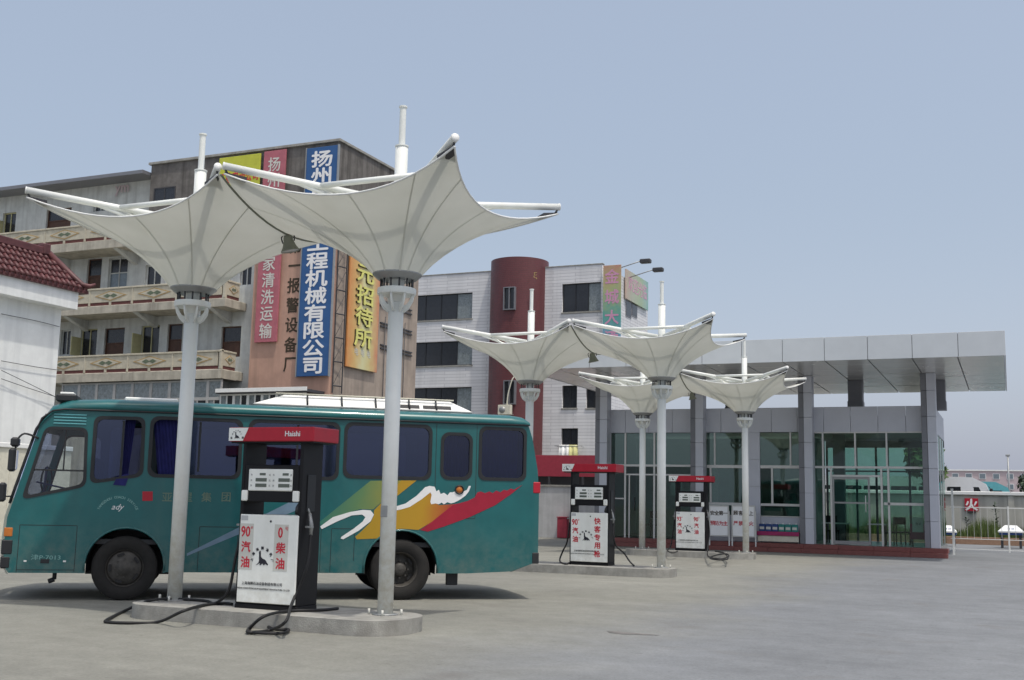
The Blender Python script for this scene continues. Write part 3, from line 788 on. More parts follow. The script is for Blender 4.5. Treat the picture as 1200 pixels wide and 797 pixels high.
# wheel wells
for c in (0, RW):
    r = .545 if c == 0 else .565
    a = arc(c, .50, r, 190, -10, 12)
    q = MB(); vs = [(s, y, z) for s, z in a for y in (.022, BW-.022)]
    q.add(vs, [(2*i, 2*i+1, 2*i+3, 2*i+2) for i in range(len(a)-1)], True)
    q.build('wheel_well', 'bus_dark', bus)
    box('well_wall', 'bus_dark', bus, c-.62, c+.62, .72, .76, .34, 1.1)
    q = MB(); q.tube([(s, -.026, z) for s, z in arc(c, .50, r+.025, 186, -6, 18)], .017, 6); q.build('arch_lip', 'bus_teal', bus)
def wheel(x, y, side):
    q = MB().lathe([(.27,.0),(.30,-.02),(.36,-.035),(.43,-.03),(.465,-.005),(.475,.03),(.475,.20),(.465,.235),(.43,.26),(.30,.25),(.27,.23)], 40, axis='Y')
    w = q.build('wheel', 'tyre', bus, (x, y, .475), smooth_angle=35)
    d = 0 if side == 'front' else .11
    rm = MB().lathe([(.275,-.012),(.262,.0),(.25,.03),(.23,.05-.06*(d==0)+d),(.17,.035-.06*(d==0)+d),(.12,.02-.06*(d==0)+d),(.105,-.05+d),(.06,-.075+d),(0,-.08+d)], 32, axis='Y').build('rim', 'rim', w, smooth_angle=50)
    slot = flat([rrect(-.055,.055,-.02,.02,.019,4)], .006); slot.transform(FRONT); slot.materials.append(MT['black_rubber'])
    for k in range(5):
        a = R(72*k + 35)
        link('slot', slot, rm, (.205*math.cos(a), -.014 - .02*(d==0)+d, .205*math.sin(a)), (0, -(a+math.pi/2), 0))
    nut = MB().tube([(.135,.0+d,0),(.135,-.045+d,0)], .016, 6).mesh('wheel_nut'); nut.materials.append(MT['rim'])
    for k in range(8): link('wheel_nut', nut, rm, (0,0,0), (0, R(45*k), 0))
wheel(0, .03, 'front'); wheel(RW, .03, 'rear')
for x in (0, RW):
    w = MB().lathe([(0,0),(.43,-.0),(.475,.03),(.475,.25),(.43,.28),(0,.28)], 32, axis='Y').build('wheel', 'tyre', bus, (x, BW-.32, .475), smooth_angle=35)
MB().tube([(0,.2,.475),(0,BW-.2,.475)], .06, 8).tube([(RW,.2,.475),(RW,BW-.2,.475)], .09, 8).build('axle', 'bus_dark', bus)
w = MB().lathe([(0,0),(.43,-.0),(.475,.03),(.475,.25),(.43,.28),(0,.28)], 32, axis='Y').build('wheel', 'tyre', bus, (RW, .34, .475), smooth_angle=35)
# windows: rubber frame, pane, some with curtains behind
def grow(lp, d):
    cx = sum(p[0] for p in lp)/len(lp); cz = sum(p[1] for p in lp)/len(lp)
    xs = [p[0] for p in lp]; zs = [p[1] for p in lp]; hx = (max(xs)-min(xs))/2; hz = (max(zs)-min(zs))/2
    return [(cx + (p[0]-cx)*(1+d/hx), cz + (p[1]-cz)*(1+d/hz)) for p in lp]
for nm, lp in W.items():
    fr = sheet('window_frame', 'bus_dark', bus, [grow(lp, .014), grow(lp, -.038)], .03, -.014)
    xs = [p[0] for p in lp]; zs = [p[1] for p in lp]
    inner = grow(lp, -.03); xmid = (min(xs)+max(xs))/2 + .05
    if nm == 'w1': inner = [(min(p[0], xmid+.02), p[1]) for p in inner]        # right sash slid open
    if nm == 'w2': inner = [(max(p[0], .70), p[1]) for p in inner]             # left sash slid open
    sheet('pane', 'clear_glass' if nm == 'drv' else 'bus_glass_dark' if nm in ('w5', 'w6') else 'bus_glass', fr, [inner], .008, .006)
    if nm in ('w1', 'w2', 'w3', 'w4'):
        xm = (min(xs)+max(xs))/2 + .05
        MB().box(xm-.016, xm+.016, -.006, .0, min(zs)+.09, max(zs)-.05).build('sash', 'bus_dark', fr)
    sheet('pane', 'clear_glass' if nm == 'drv' else 'bus_glass', sheet('window_frame', 'bus_dark', bus, [grow(lp, .01), grow(lp, -.03)], .03, BW+.012), [grow(lp, -.025)], .006, BW)
MB().box(-1.40,-.66,-.012,.008,1.885,1.91).build('sash', 'bus_dark', bus)
MB().box(-.965,-.945,-.012,.008,1.91,2.50).build('sash', 'bus_dark', bus)
def curtain(x0, x1, z0, z1, tilt=0):
    n = 26; vs = []
    for k in range(n+1):
        x = x0 + (x1-x0)*k/n; y = .10 + .022*math.sin(k*1.9)
        vs += [(x + tilt, y, z0), (x, y, z1)]
    return MB().add(vs, [(2*k, 2*k+2, 2*k+3, 2*k+1) for k in range(n)], True).build('curtain', 'curtain_blue', bus)
curtain(-.17, .02, 1.76, 2.70, -.07); cw = MB().add([(-.24,-.03,1.70),(-.06,-.034,1.69),(-.03,-.03,1.80),(-.2,-.03,1.79),(-.2,.06,1.86),(-.03,.06,1.87)], [(0,1,2,3),(3,2,5,4)]).build('curtain', 'curtain_blue', bus); curtain(.27, .68, 1.86, 2.72, .12); curtain(4.78, 5.22, 1.93, 2.64); curtain(5.40, 6.14, 1.94, 2.75)
curtain(2.22, 2.36, 1.88, 2.74); curtain(4.38, 4.55, 1.95, 2.35)
# seats
seat = MB().cbox(-.22,.22,0,.9,.38,.5,.04).cbox(.16,.28,0,.9,.5,1.15,.05)
sm_ = seat.mesh('seat'); sm_.materials.append(MT['seat_blue'])
for s in (.7, 1.5, 2.3, 3.1, 3.9, 4.7, 5.5):
    for y in (.14, 1.3): link('seat', sm_, bus, (s, y, .88))
link('seat', sm_, bus, (-.75, .2, .95))
MB().tube([Vector((-1.25,.55,1.75)) + Vector((.05*math.cos(t)-.08*math.sin(t)*0, .2*math.cos(t), .2*math.sin(t))) for t in [2*math.pi*k/16 for k in range(17)]], .014, 6).tube([(-1.24,.55,1.75),(-1.38,.55,1.2)], .03, 6).build('steering_wheel', 'bus_dark', bus)
MB().tube([(-1.33,.1,1.72),(-.78,.1,1.60)], .015, 6).tube([(-1.22,.12,1.55),(-1.2,.12,1.95)], .02, 6).build('grab_rail', 'seat_blue', bus)
# louvres over the driver's window
for k in range(4): MB().cbox(-1.14+.0*k, -.68, -.032, -.02, 2.585+.045*k, 2.600+.045*k, .003).build('louvre', 'coach_teal', bus)
# body seams, printed decoration
def seam(pts, w=.008):
    q = MB()
    for (a, b) in zip(pts[:-1], pts[1:]):
        if abs(a[0]-b[0]) > abs(a[1]-b[1]): q.box(min(a[0],b[0]), max(a[0],b[0]), -.0225, -.0195, a[1]-w/2, a[1]+w/2)
        else: q.box(a[0]-w/2, a[0]+w/2, -.0222, -.0195, min(a[1],b[1])+w/2, max(a[1],b[1])-w/2)
    return q.build('panel_seam', 'bus_dark', bus)
seam([(-1.49,.41),(-1.49,1.09),(-.70,1.09),(-.70,.41)]); seam([(-1.49,.445),(-.7,.445)])
seam([(4.66,2.80),(4.66,1.29),(5.33,1.29),(5.33,2.80)])
seam([(3.04,.43),(3.04,1.10),(3.40,1.10),(3.40,.6)]); seam([(2.88,.43),(2.88,1.13)]); seam([(1.05,.43),(1.05,1.10),(1.62,1.10),(1.62,.43)])
def art(name, m, px, y, soft=0): return sheet(name, m, bus, [[bs(a, b) for a, b in px]], .003, y)
OL = ramp_mat('paint_olive', 0, 2.8, 4.3, [(0, (.03,.17,.13)), (.45, (.11,.22,.09)), (1, (.36,.28,.03))], .35)
GO = ramp_mat('paint_gold', 0, 3.4, 5.0, [(0, (.4,.25,.014)), (.65, (.46,.26,.014)), (.88, (.42,.1,.02)), (1, (.33,.012,.03))], .35)
art('stripe', OL, [(434,563.5),(470,563),(445,590),(437,597),(422,596.5),(400,603),(377,616),(374,612)], -.0212)
art('swoosh', GO, [(470,563),(488,563),(463,583),(455,592),(462,598),(478,594),(494,584),(502,576),(507,575),(508,588),(514,592),(530,591),(545,589),(528,600),(505,612),(490,621),(470,619.5),(452,622),(443,631),(418,632),(416,629),(424,622),(434,612),(438,604),(438,598),(446,590)], -.0222)
art('swoosh', 'paint_red', [(612,568),(602,574),(598,572.5),(594,575),(590,574),(586,577),(581,575),(577,578),(573,576),(568,578),(563,576),(559,577),(556,583),(548,587),(530,592),(520,600),(505,612),(492,621),(501,623),(520,617),(550,606),(580,592),(600,578)], -.0232)
art('swoosh', 'white_ink', [(375,617),(390,606),(410,600),(425,597.5),(434,598),(438,603),(434,611),(420,622),(402,632),(399,631),(400,629),(415,619),(425,611),(428,606),(424,603),(412,604),(395,611),(377,620)], -.0242)
art('swoosh', 'white_ink', [(452,597),(462,594),(475,590),(488,581),(498,571),(503,569.5),(509,570.5),(511,576),(514,574),(516,579),(520,577.5),(524,580.5),(527,577),(530,577),(535,575),(541,577),(547,574),(549,569.5),(551.5,569.5),(549,576),(545,581),(538,586),(532,589),(528,590),(524,588.5),(520,591),(517,589),(514,591),(510,590),(505,591),(504,588),(505.5,580),(504,577),(494,585),(480,594),(470,597),(462,598.5),(452,600)], -.0245)
PB = mat('paint_blue', (.16,.24,.32), .4)
art('stripe', PB, [(219,648.5),(219,651.5),(345,599),(357,583),(340,588)], -.0212)
art('emblem', 'red', [(167,576),(179,576),(179,587),(167,587)], -.0215)
FG = mat('faded_gilt', (.14,.2,.15), .6)
for i, (ch, x) in enumerate((('亚',196),('星',220),('集',242),('团',265))):
    s, z = bs(x, 582.5); text(ch, .155, FG, bus, (s, -.0215, z), 'letter', ext=.001, bold=.002)
PT = mat('pale_teal', (.2,.4,.38), .6)
s0, z0 = bs(138, 600)
arc_text(bus, 'YANGZHOU COACH SERVICE', s0, z0-.08, -.0215, .30, 155, 25, .05, PT, .001)
text('ady', .12, 'white_ink', bus, (s0, -.0215, bs(138,595)[1]), ext=.001, shear=.4)
s0, z0 = bs(54, 653); text('津P·7013', .085, PT, bus, (s0, -.0215, z0), ext=.001, sx=1.3)
s0, z0 = bs(538, 574)
MB().lathe([(0,-.035),(.05,-.034),(.055,-.026)], 18, (s0, 0, z0), 'Y').build('marker_lamp', 'amber', bus)
MB().lathe([(.052,-.03),(.06,-.042),(.075,-.042),(.078,-.021)], 18, (s0, 0, z0), 'Y').build('lamp_rim', 'bus_dark', bus)
MB().cbox(6.30, 6.42, -.03, .2, 1.72, 1.90, .01).build('tail_lamp', 'red', bus)
MB().cbox(6.30, 6.415, -.028, .2, .58, .76, .01).build('bumper_corner', 'bus_dark', bus)
MB().cbox(-1.70,-1.58,-.028,.2,.92,1.05,.01).build('indicator', 'amber', bus)
MB().cbox(-1.72,-1.56,-.03,.25,.66,.88,.02).cbox(-1.72,-1.58,-.028,.25,.46,.64,.02).build('bumper', 'bus_dark', bus)
for s, z in ((-1.38,.57),(-.84,.57)): MB().cbox(s-.02,s+.02,-.026,-.018,z-.012,z+.012,.002).build('latch', 'steel_white', bus)
MB().cbox(-1.17,-1.05,-.028,-.018,.54,.60,.004).build('handle', 'bus_dark', bus)
MB().cbox(-1.80,-1.70,-.16,-.05,1.42,1.70,.03).tube([(-1.62,-.02,1.5),(-1.75,-.1,1.5)], .012, 6).build('wiper_housing', 'bus_dark', bus)
# mirror on a bent arm
mi = MB().tube(spline([(-1.33,-.02,2.36),(-1.52,-.08,2.42),(-1.62,-.1,2.30),(-1.62,-.1,2.2)], 4), .016, 6).build('mirror', 'bus_dark', bus)
MB().cbox(-1.70,-1.60,-.2,-.02,1.86,2.20,.03).cbox(-1.69,-1.57,-.19,-.03,2.22,2.36,.03).build('mirror_case', 'bus_dark', mi)
MB().cbox(-1.595,-1.585,-.18,-.04,1.89,2.17,.003).build('mirror_glass', 'lamp_glass', mi)
# roof rack
rk = MB().add([(1.75,.25,3.03),(5.3,.25,3.03),(4.95,.42,3.20),(2.25,.42,3.20),(1.75,1.9,3.03),(5.3,1.9,3.03),(4.95,1.7,3.20),(2.25,1.7,3.20)],
              [(0,1,2,3),(1,5,6,2),(5,4,7,6),(4,0,3,7),(3,2,6,7),(0,4,5,1)]).build('air_conditioner', 'steel_white', bus)
MB().cbox(1.75,5.3,.23,.27,3.0,3.035,.01).build('rail', 'grey_metal', rk)
for s in (2.6,3.15,3.7,4.25,4.7): MB().tube([(s,.24,3.04),(s,.38,3.215)], .014, 6).build('strap', 'bus_dark', rk)
MB().tube([(2.1,.36,3.215),(5.0,.36,3.215)], .014, 6).build('rail', 'cream', rk)
for a, b in ((4.02,4.42),(4.48,4.95)): MB().add([(a,.268,3.055),(b,.268,3.055),(b,.33,3.115),(a,.33,3.115)], [(0,1,2,3)]).build('vent', 'bus_dark', rk)
MB().cbox(-.2,.6,.5,1.5,3.0,3.07,.02).build('hatch', 'steel_white', bus)
MB().cbox(-1.15,-.85,.1,2.2,2.93,3.04,.02).build('sign_lamp', 'bus_dark', bus)
MB().cbox(-1.1,-.9,.12,.4,3.04,3.075,.01).build('sign_lamp', 'steel_white', bus)

# ================================================================== glass service station
FL = .30                                                   # floor level
stn = thing('service_station', 'glass fronted station building with a wide silver flat roof', 'building', (0, 0, 0))
SX0, SX1 = -14.25, -2.30
# entrance steps
for i, (y0, z1) in enumerate(((40.0, .15), (40.3, .30))):
    xs = [SX0 - .6 + k*(SX1 + .35 - SX0 + .6)/11 for k in range(12)]
    for a, b in zip(xs[:-1], xs[1:]):
        box('step_stone', 'red_stone', stn, a+.003, b-.003, y0, 40.32 if i == 0 else 41.0, .0 if i == 0 else .152, z1, .008)
box('floor', 'interior_floor', stn, SX0, SX1, 40.98, 47.0, .02, FL-.004)
# roof slab
RX0, RX1, RY0, RY1, RZ0, RZ1 = -15.75, .02, 36.3, 47.4, 6.17, 6.92
box('roof_deck', 'alu_dark', stn, RX0+.04, RX1-.04, RY0+.04, RY1-.04, RZ0+.06, RZ1-.03)
nf = 12
for i in range(nf):
    a = RX0 + (RX1-RX0)*i/nf; b = RX0 + (RX1-RX0)*(i+1)/nf
    box('fascia_panel', 'alu_panel', stn, a+.008, b-.008, RY0, RY0+.03, RZ0, RZ1, .004)
for i in range(8):
    a = RY0+.03 + (RY1-RY0-.03)*i/8; b = RY0+.03 + (RY1-RY0-.03)*(i+1)/8
    for x in (RX0, RX1-.03): box('fascia_panel', 'alu_panel', stn, x, x+.03, a+.008, b-.008, RZ0, RZ1, .004)
for i in range(nf):
    a = RX0 + .03 + (RX1-RX0-.06)*i/nf; b = RX0 + .03 + (RX1-RX0-.06)*(i+1)/nf
    for j in range(8):
        c_, d_ = RY0+.032 + (RY1-RY0-.06)*j/8, RY0+.032 + (RY1-RY0-.06)*(j+1)/8
        dz = random.uniform(-.004, .004)
        me = MB().cbox(a+.018, b-.018, c_+.014, d_-.014, RZ0+.012+dz, RZ0+.04+dz, .003).build('soffit_panel', 'soffit', stn)
# columns: pale clad shaft, shade of its front face built in as a darker strip
CX = [-14.15, -10.45, -6.55, -2.45]
for x in CX:
    top = RZ0 + .012
    col = box('column', 'alu_dark', stn, x-.17, x+.20, 40.62, 40.98, FL, top)
    z = FL; k = 0
    while z < top - .05:
        z2 = min(z + .88, top - .003)
        box('clad_panel', 'alu_wall', col, x-.045, x+.245, 40.5, 40.99, z+.004, z2-.004, .006)
        box('clad_panel', 'alu_dark', col, x-.235, x-.053, 40.52, 40.97, z+.004, z2-.004, .006)  # darker colour stands in for shade on the column front
        z = z2
# roof props
for x, y in ((-5.05, 42.6), (-2.25, 43.0), (-10.0, 44.5)):
    pr = box('roof_prop', 'alu_dark', stn, x-.12, x+.12, y-.12, y+.12, 5.2, RZ0+.01)
    box('prop_head', 'alu_dark', pr, x-.25, x+.25, y-.25, y+.25, RZ0-.85, RZ0+.008)
    box('prop_foot', 'alu_dark', pr, x-.27, x+.27, y-.27, y+.27, 5.1, 5.42)
# parapet panels over the glazing
WZ, PZ = 4.22, 5.10                                        # head of glazing, parapet top
GY = 41.0
xs = [SX0 + (SX1-SX0)*k/13 for k in range(14)]
for a, b in zip(xs[:-1], xs[1:]):
    box('wall_panel', 'alu_wall', stn, a+.006, b-.006, GY-.04, GY+.04, WZ, PZ, .004)
for k in range(5):
    a, b = GY + .045 + 1.19*k, GY + .045 + 1.19*(k+1)
    for x in (SX0, SX1-.06): box('wall_panel', 'alu_wall', stn, x, x+.06, a+.006, b-.006, WZ, PZ, .004)
box('roof', 'alu_dark', stn, SX0+.07, SX1-.07, GY+.05, 46.95, WZ+.35, WZ+.55)
box('back_parapet', 'alu_wall', stn, SX0, SX1, 46.96, 47.05, WZ, PZ)
def glaze(name, x0, x1, z0, z1, m='green_glass', parent=stn, y=GY):
    return MB().box(x0, x1, y-.006, y+.006, z0, z1).build(name, m, parent)
def mull(x0, x1, z0, z1, parent=stn, y=GY, d=.05, m='alu_frame'):
    return box('mullion', m, parent, x0, x1, y-d, y+d, z0, z1, .004)
TZ = 2.98                                                  # transom
def X(px, y=560): return at(px, y, Y=GY).x
def Z(py, px=900): return at(px, py, Y=GY).z
# --- right hall, see-through
xa, xb = CX[2]+.25, CX[3]-.24
v = [xa, X(965), X(1003), X(1040), xb]
for a, b in zip(v[:-1], v[1:]): glaze('pane', a+.01, b-.01, TZ+.03, WZ-.02)
for xx in v[1:-1]: mull(xx-.03, xx+.03, TZ+.03, WZ-.01)
mull(xa, xb, TZ-.04, TZ+.04, d=.054); mull(xa, xb, WZ-.05, WZ-.002, d=.052)
for xx in (v[1], X(974), X(1033), v[3]+.03): mull(xx-.035, xx+.035, FL, TZ-.04)
dz = Z(559, 1000)
mull(X(974)+.04, X(1033)-.04, dz, dz+.07)
glaze('pane', xa+.01, v[1]-.03, FL+.02, TZ-.04); glaze('pane', X(1033)+.035, xb-.01, FL+.02, Z(592,1060)); glaze('pane', X(1033)+.035, xb-.01, Z(590,1060), TZ-.04)
mull(X(1033)+.07, xb, Z(592.5,1060), Z(590,1060)+.02)
glaze('pane', X(974)+.04, X(1033)-.04, dz+.07, TZ-.045)
# the open doorway with one leaf ajar
dr = MB(); dx0, dx1 = X(974)+.04, X(1019)
dr.box(dx0, dx0+.06, GY-.02, GY+.02, FL+.02, dz).box(dx1-.06, dx1, GY-.02, GY+.02, FL+.02, dz).box(dx0+.06, dx1-.06, GY-.018, GY+.018, FL+.02, FL+.14).box(dx0+.06, dx1-.06, GY-.018, GY+.018, dz-.08, dz).box(dx0+.06, dx1-.06, GY-.018, GY+.018, 1.72, 1.78)
dr = dr.build('door', 'grey_metal', stn)
glaze('pane', dx0+.06, dx1-.06, FL+.14, dz-.08, parent=dr)
MB().tube([(dx1-.14,GY-.03,1.45),(dx1-.14,GY-.08,1.45),(dx1-.14,GY-.08,2.0),(dx1-.14,GY-.03,2.0)], .016, 6).build('handle', 'steel_white', dr)
# rear wall of the hall is glazed too
BY = 46.98
rv = [CX[2]-.2, -5.6, -4.85, -4.4, -3.6, -2.9, SX1]
for a, b in zip(rv[:-1], rv[1:]):
    mull(a-.04, a+.04, FL, WZ, y=BY, m='alu_dark')
    glaze('pane', a+.04, b-.04, FL+.02, 3.0, y=BY, m='green_glass'); glaze('pane', a+.04, b-.04, 3.06, 3.95, y=BY)
box('beam', 'alu_dark', stn, CX[2]-.2, SX1, BY-.1, BY+.06, 3.96, WZ)
box('beam', 'alu_dark', stn, CX[2]-.2, SX1, BY-.05, BY+.05, 3.0, 3.06)
box('inner_column', 'alu_dark', stn, -6.1, -5.7, 44.0, 44.4, FL, WZ+.34)
# right flank glass
MB().box(SX1-.03, SX1-.018, GY+.05, BY-.1, FL+.02, WZ-.02).build('pane', 'green_glass_dark', stn)
for yy in (42.5, 44, 45.5): box('mullion', 'alu_frame', stn, SX1-.06, SX1, yy-.03, yy+.03, FL, WZ)
# --- middle bay
xa, xb = CX[1]+.26, CX[2]-.25
pl0, pl1 = X(876), X(891)
for k in range(4): box('wall_panel', 'alu_wall', stn, pl0, pl1, GY-.05, GY+.05, FL+k*.98+.004, FL+(k+1)*.98-.004, .004)
sill, low = Z(590, 900), Z(604.5, 900)
def bay(a, b, split_top, split_low, g1, g2, base=True):
    glaze('pane', a, split_top-.03, TZ+.05, WZ-.02, 'green_glass_dark'); glaze('pane', split_top+.03, b, TZ+.05, WZ-.02, 'green_glass_dark')
    mull(split_top-.03, split_top+.03, TZ+.05, WZ-.01)
    mull(a, b, TZ-.06, TZ+.05, d=.054)
    glaze('pane', a, split_low-.03, sill, TZ-.06, g1); glaze('pane', split_low+.03, b, sill, TZ-.06, g2)
    mull(split_low-.035, split_low+.035, sill, TZ-.06)
    mull(a, b, sill-.09, sill, d=.054)
    if base:
        glaze('pane', a, b, low, sill-.09, 'green_glass_dark'); mull(a, b, low-.04, low, d=.052)
        box('wall_panel', 'alu_wall', stn, a, b, GY-.03, GY+.05, FL, low-.044, .004)
bay(xa, pl0-.01, X(838), X(833), 'green_glass', 'green_glass_dark')
bay(pl1+.01, xb, X(927), X(905), 'green_glass', 'green_glass_dark')
box('curtain', 'curtain_green', stn, X(838), pl0-.1, 41.5, 41.56, sill, TZ)
# --- left bay
xa, xb = CX[0]+.26, CX[1]-.25
for k in range(4): box('wall_panel', 'alu_wall', stn, xa, X(700), GY-.05, GY+.05, FL+k*.98+.004, FL+(k+1)*.98-.004, .004)
v = [X(700)+.01, X(733), X(767), xb]
for a, b in zip(v[:-1], v[1:]):
    glaze('pane', a+.02, b-.02, TZ+.05, WZ-.02, 'green_glass_dark')
    glaze('pane', a+.02, b-.02, FL+.04, TZ-.03, 'green_glass')
    if b != xb: mull(b-.035, b+.035, FL, WZ-.005)
mull(v[0], xb, TZ-.03, TZ+.05, d=.054)
mull(v[1]+.04, v[2]-.04, 2.62, 2.68); mull(v[2]+.04, xb, 2.62, 2.68); mull(v[1]+.14, v[1]+.19, FL, 2.62); mull(v[0], v[1]-.04, 1.72, 1.77)
MB().tube([(v[1]+.38,GY-.06,1.3),(v[1]+.38,GY-.06,1.8)], .016, 6).build('handle', 'dark_metal', stn)
box('noticeboard', 'grey_wall', stn, X(783), X(797), GY+.3, GY+.34, 1.9, 2.5)
# left end, inner walls and ceiling
box('end_wall', 'alu_wall', stn, SX0, SX0+.08, GY+.05, BY, FL, WZ)
box('inner_wall', 'interior', stn, SX0+.1, CX[2]-.3, 45.0, 45.1, FL, WZ)
box('inner_wall', 'interior', stn, CX[2]-.35, CX[2]-.25, 41.1, 46.8, FL, WZ)
box('ceiling', 'interior', stn, SX0+.1, SX1-.1, 41.06, 46.9, WZ+.1, WZ+.14)

# furniture seen through the glass
def chair(x, y, rz, label):
    t = thing('chair', label, 'chair', (x, y, FL), rz, 'chairs inside the station')
    box('seat', 'pump_dark', t, -.2, .2, -.2, .2, .42, .47)
    box('backrest', 'pump_dark', t, -.2, .2, .17, .2, .72, .98)
    for a in (-.17, .17):
        MB().box(a-.018, a+.018, .17, .2, 0, .98).build('leg', 'pump_dark', t); MB().box(a-.018, a+.018, -.2, -.165, 0, .42).build('leg', 'pump_dark', t)
chair(-6.0, 42.9, R(20), 'dark chair behind the left pane of the glass hall')
chair(-4.0, 42.7, R(-70), 'dark chair beside the door inside the glass hall')
chair(-3.6, 43.3, R(160), 'dark chair facing away behind the small white table')
chair(-12.9, 43.0, R(-20), 'dark chair behind the left glass bay of the station')
def table(x, y, w, label):
    t = thing('table', label, 'table', (x, y, FL), 0, 'white tables inside the station')
    box('tabletop', 'steel_white', t, -w/2, w/2, -.3, .3, .70, .74)
    for a in (-w/2+.06, w/2-.06):
        for b in (-.25, .25): MB().box(a-.02, a+.02, b-.02, b+.02, 0, .70).build('leg', 'pump_dark', t)
table(-5.8, 42.2, .9, 'white topped table at the left pane of the glass hall')
table(-4.35, 42.1, .65, 'small white topped table right of the station door')
t = thing('notice_stand', 'maroon stand holding a white paper notice inside the hall', 'stand', (-2.95+.0, 41.6, FL))
box('panel', 'magenta', t, -.28, .28, .02, .06, .25, .78)
for a in (-.2, .2): MB().box(a-.02, a+.02, .02, .06, 0, .25).build('leg', 'dark_metal', t)
box('paper', 'white_ink', t, -.2, .16, -.005, .015, .5, 1.0, .002); text('告示', .1, 'black_ink', t, (0, -.008, .78), ext=.001)
t = thing('water_dispenser', 'green and white water dispenser behind the middle glass bay', 'dispenser', (X(930)-.1, 41.5, FL))
box('body', 'steel_white', t, -.18, .18, -.16, .16, .0, 1.25, .02)
MB().lathe([(0,1.26),(.13,1.26),(.15,1.32),(.15,1.7),(.1,1.74),(0,1.75)], 16).build('bottle', 'teal_can', t)

# notice boards leaning before the wall
def board(px0, px1, lines, label):
    y = 40.15
    a, b = at(px0, 610, Y=y).x, at(px1, 610, Y=y).x; z0, z1 = at(px0, 631, Y=y).z, at(px0, 592, Y=y).z
    t = thing('notice_board', label, 'notice board', ((a+b)/2, y, 0), 0, 'safety notice boards')
    w = (b-a)/2; z0 = max(z0, .48)
    box('panel', 'board_white', t, -w+.04, w-.04, .0, .03, z0+.04, z1-.04)
    fr = MB().box(-w, w, -.012, .042, z1-.04, z1).box(-w, w, -.012, .042, z0, z0+.04).box(-w, -w+.04, -.01, .04, z0+.04, z1-.04).box(w-.04, w, -.01, .04, z0+.04, z1-.04).build('frame', 'alu_frame', t)
    for s in (-1, 1): MB().box(s*w-.02, s*w+.02, .045, .08, .155, z1-.2).build('leg', 'steel_white', t)
    for j, ln in enumerate(lines):
        for i, ch in enumerate(ln): text(ch, .17, 'red_ink' if j else 'brown_letter_and_shadow', t, (-w*.66 + 1.32*w*i/(len(ln)-1), -.003, z1-.27-.36*j), 'letter', bold=.004, ext=.001)
board(831, 854, ['安全第一', '预防为主'], 'white notice board reading safety first, beside the farthest pump')
board(857.5, 885, ['顾客至上', '严禁烟火'], 'white notice board half hidden behind the farthest right canopy pole')

# shelf with oil cans
ry = 40.55
a, b = at(888, 620, Y=ry).x, at(937, 620, Y=ry).x
t = thing('display_shelf', 'low white display shelf with a magenta edge below the window', 'shelf', ((a+b)/2, ry, FL))
w = (b-a)/2; sz = at(900, 623, Y=ry).z - FL
box('shelf_edge', 'magenta', t, -w, w, -.16, -.13, sz-.13, sz+.01)
box('shelf_board', 'magenta', t, -w, w, -.13, .25, sz-.04, sz)
box('shelf_front', 'cream', t, -w+.02, w-.02, -.12, -.08, .05, sz-.13)
for q in (-w+.06, w-.06): MB().box(q-.03, q+.03, .1, .2, 0, sz-.04).build('leg', 'grey_metal', t)
for i in range(6):
    m_ = 'blue_can' if i < 3 else 'teal_can'
    x = (a+b)/2 - w + .16 + i*(2*w-.32)/5
    names = ['leftmost blue', 'second blue', 'third blue', 'leftmost teal', 'second teal', 'rightmost teal']
    c = thing('oil_can', names[i] + ' oil can on the display shelf', 'oil can', (x, ry, FL+sz), 0, 'oil cans on the display shelf')
    box('body', m_, c, -.105, .105, -.07, .07, .002, .27, .02); box('cap', 'steel_white', c, .02, .07, -.025, .025, .27, .31)
    sheet('paper_label', 'grey_sticker', c, [rect(-.08, .08, .08, .17)], .002, -.072)

# ================================================================== left: white house with red tiled roof
HX, HY = -31.0, 30.0
hs = thing('white_house', 'white rendered house with red tiled eaves at the left edge', 'house', (0, 0, 0))
ez, rz_ = 8.75, 10.0
box('wall', 'house_white', hs, HX-8, HX, HY-18, HY, 0, 8.3)
box('frieze', 'house_white', hs, HX-8.2, HX+.50, HY-18, HY+.25, 8.05, 8.72)
EX, RX = HX+.62, HX-.6
sl = (rz_-ez)/(RX-EX)
rf = MB().add([(EX,HY-18,ez),(EX,HY+.6,ez),(RX,HY-.4,rz_),(RX,HY-18,rz_),(RX-1.4,HY+.6,ez),(RX-1.4,HY-18,ez),
               (EX,HY-18,ez-.08),(EX,HY+.6,ez-.08),(RX-1.4,HY+.6,ez-.08),(RX-1.4,HY-18,ez-.08)],
              [(0,1,2,3),(1,4,2),(3,2,4,5),(6,9,8,7),(0,6,7,1),(1,7,8,4),(4,8,9,5)]).build('roof', 'roof_red', hs)
def tile_row(p0, p1):
    d = (Vector(p1)-Vector(p0)); q = MB()
    n = max(3, int(d.length/.34))
    for k in range(n):
        a = Vector(p0) + d*(k/n); b = Vector(p0) + d*((k+1.12)/n if k < n-1 else 1)
        q.tube([a + Vector((0,0,.025)), b], [.088, .072], 8)
    return q.build('tile', 'roof_red', rf)
y = HY + .45
while y > HY - 8:
    top = min(1, max(0, (HY+.6-y)/1.0))                      # the hip cuts the last rows short
    if top > .12: tile_row((EX-.0, y, ez+.03), (EX+(RX-EX)*top, y, ez+.03+(rz_-ez)*top))
    MB().lathe([(0,0),(.095,0),(.095,.02),(0,.03)], 10, axis='Y').build('tile', 'roof_red', rf, (EX+.005, y, ez+.02), (0, 0, R(90)))
    y -= .235
MB().cbox(RX-.14, RX+.14, HY-18, HY-.35, rz_-.02, rz_+.26, .03).build('ridge', 'roof_red', rf)
MB().cbox(RX-.19, RX+.19, HY-.6, HY-.3, rz_-.02, rz_+.40, .04).build('ridge', 'roof_red', rf)
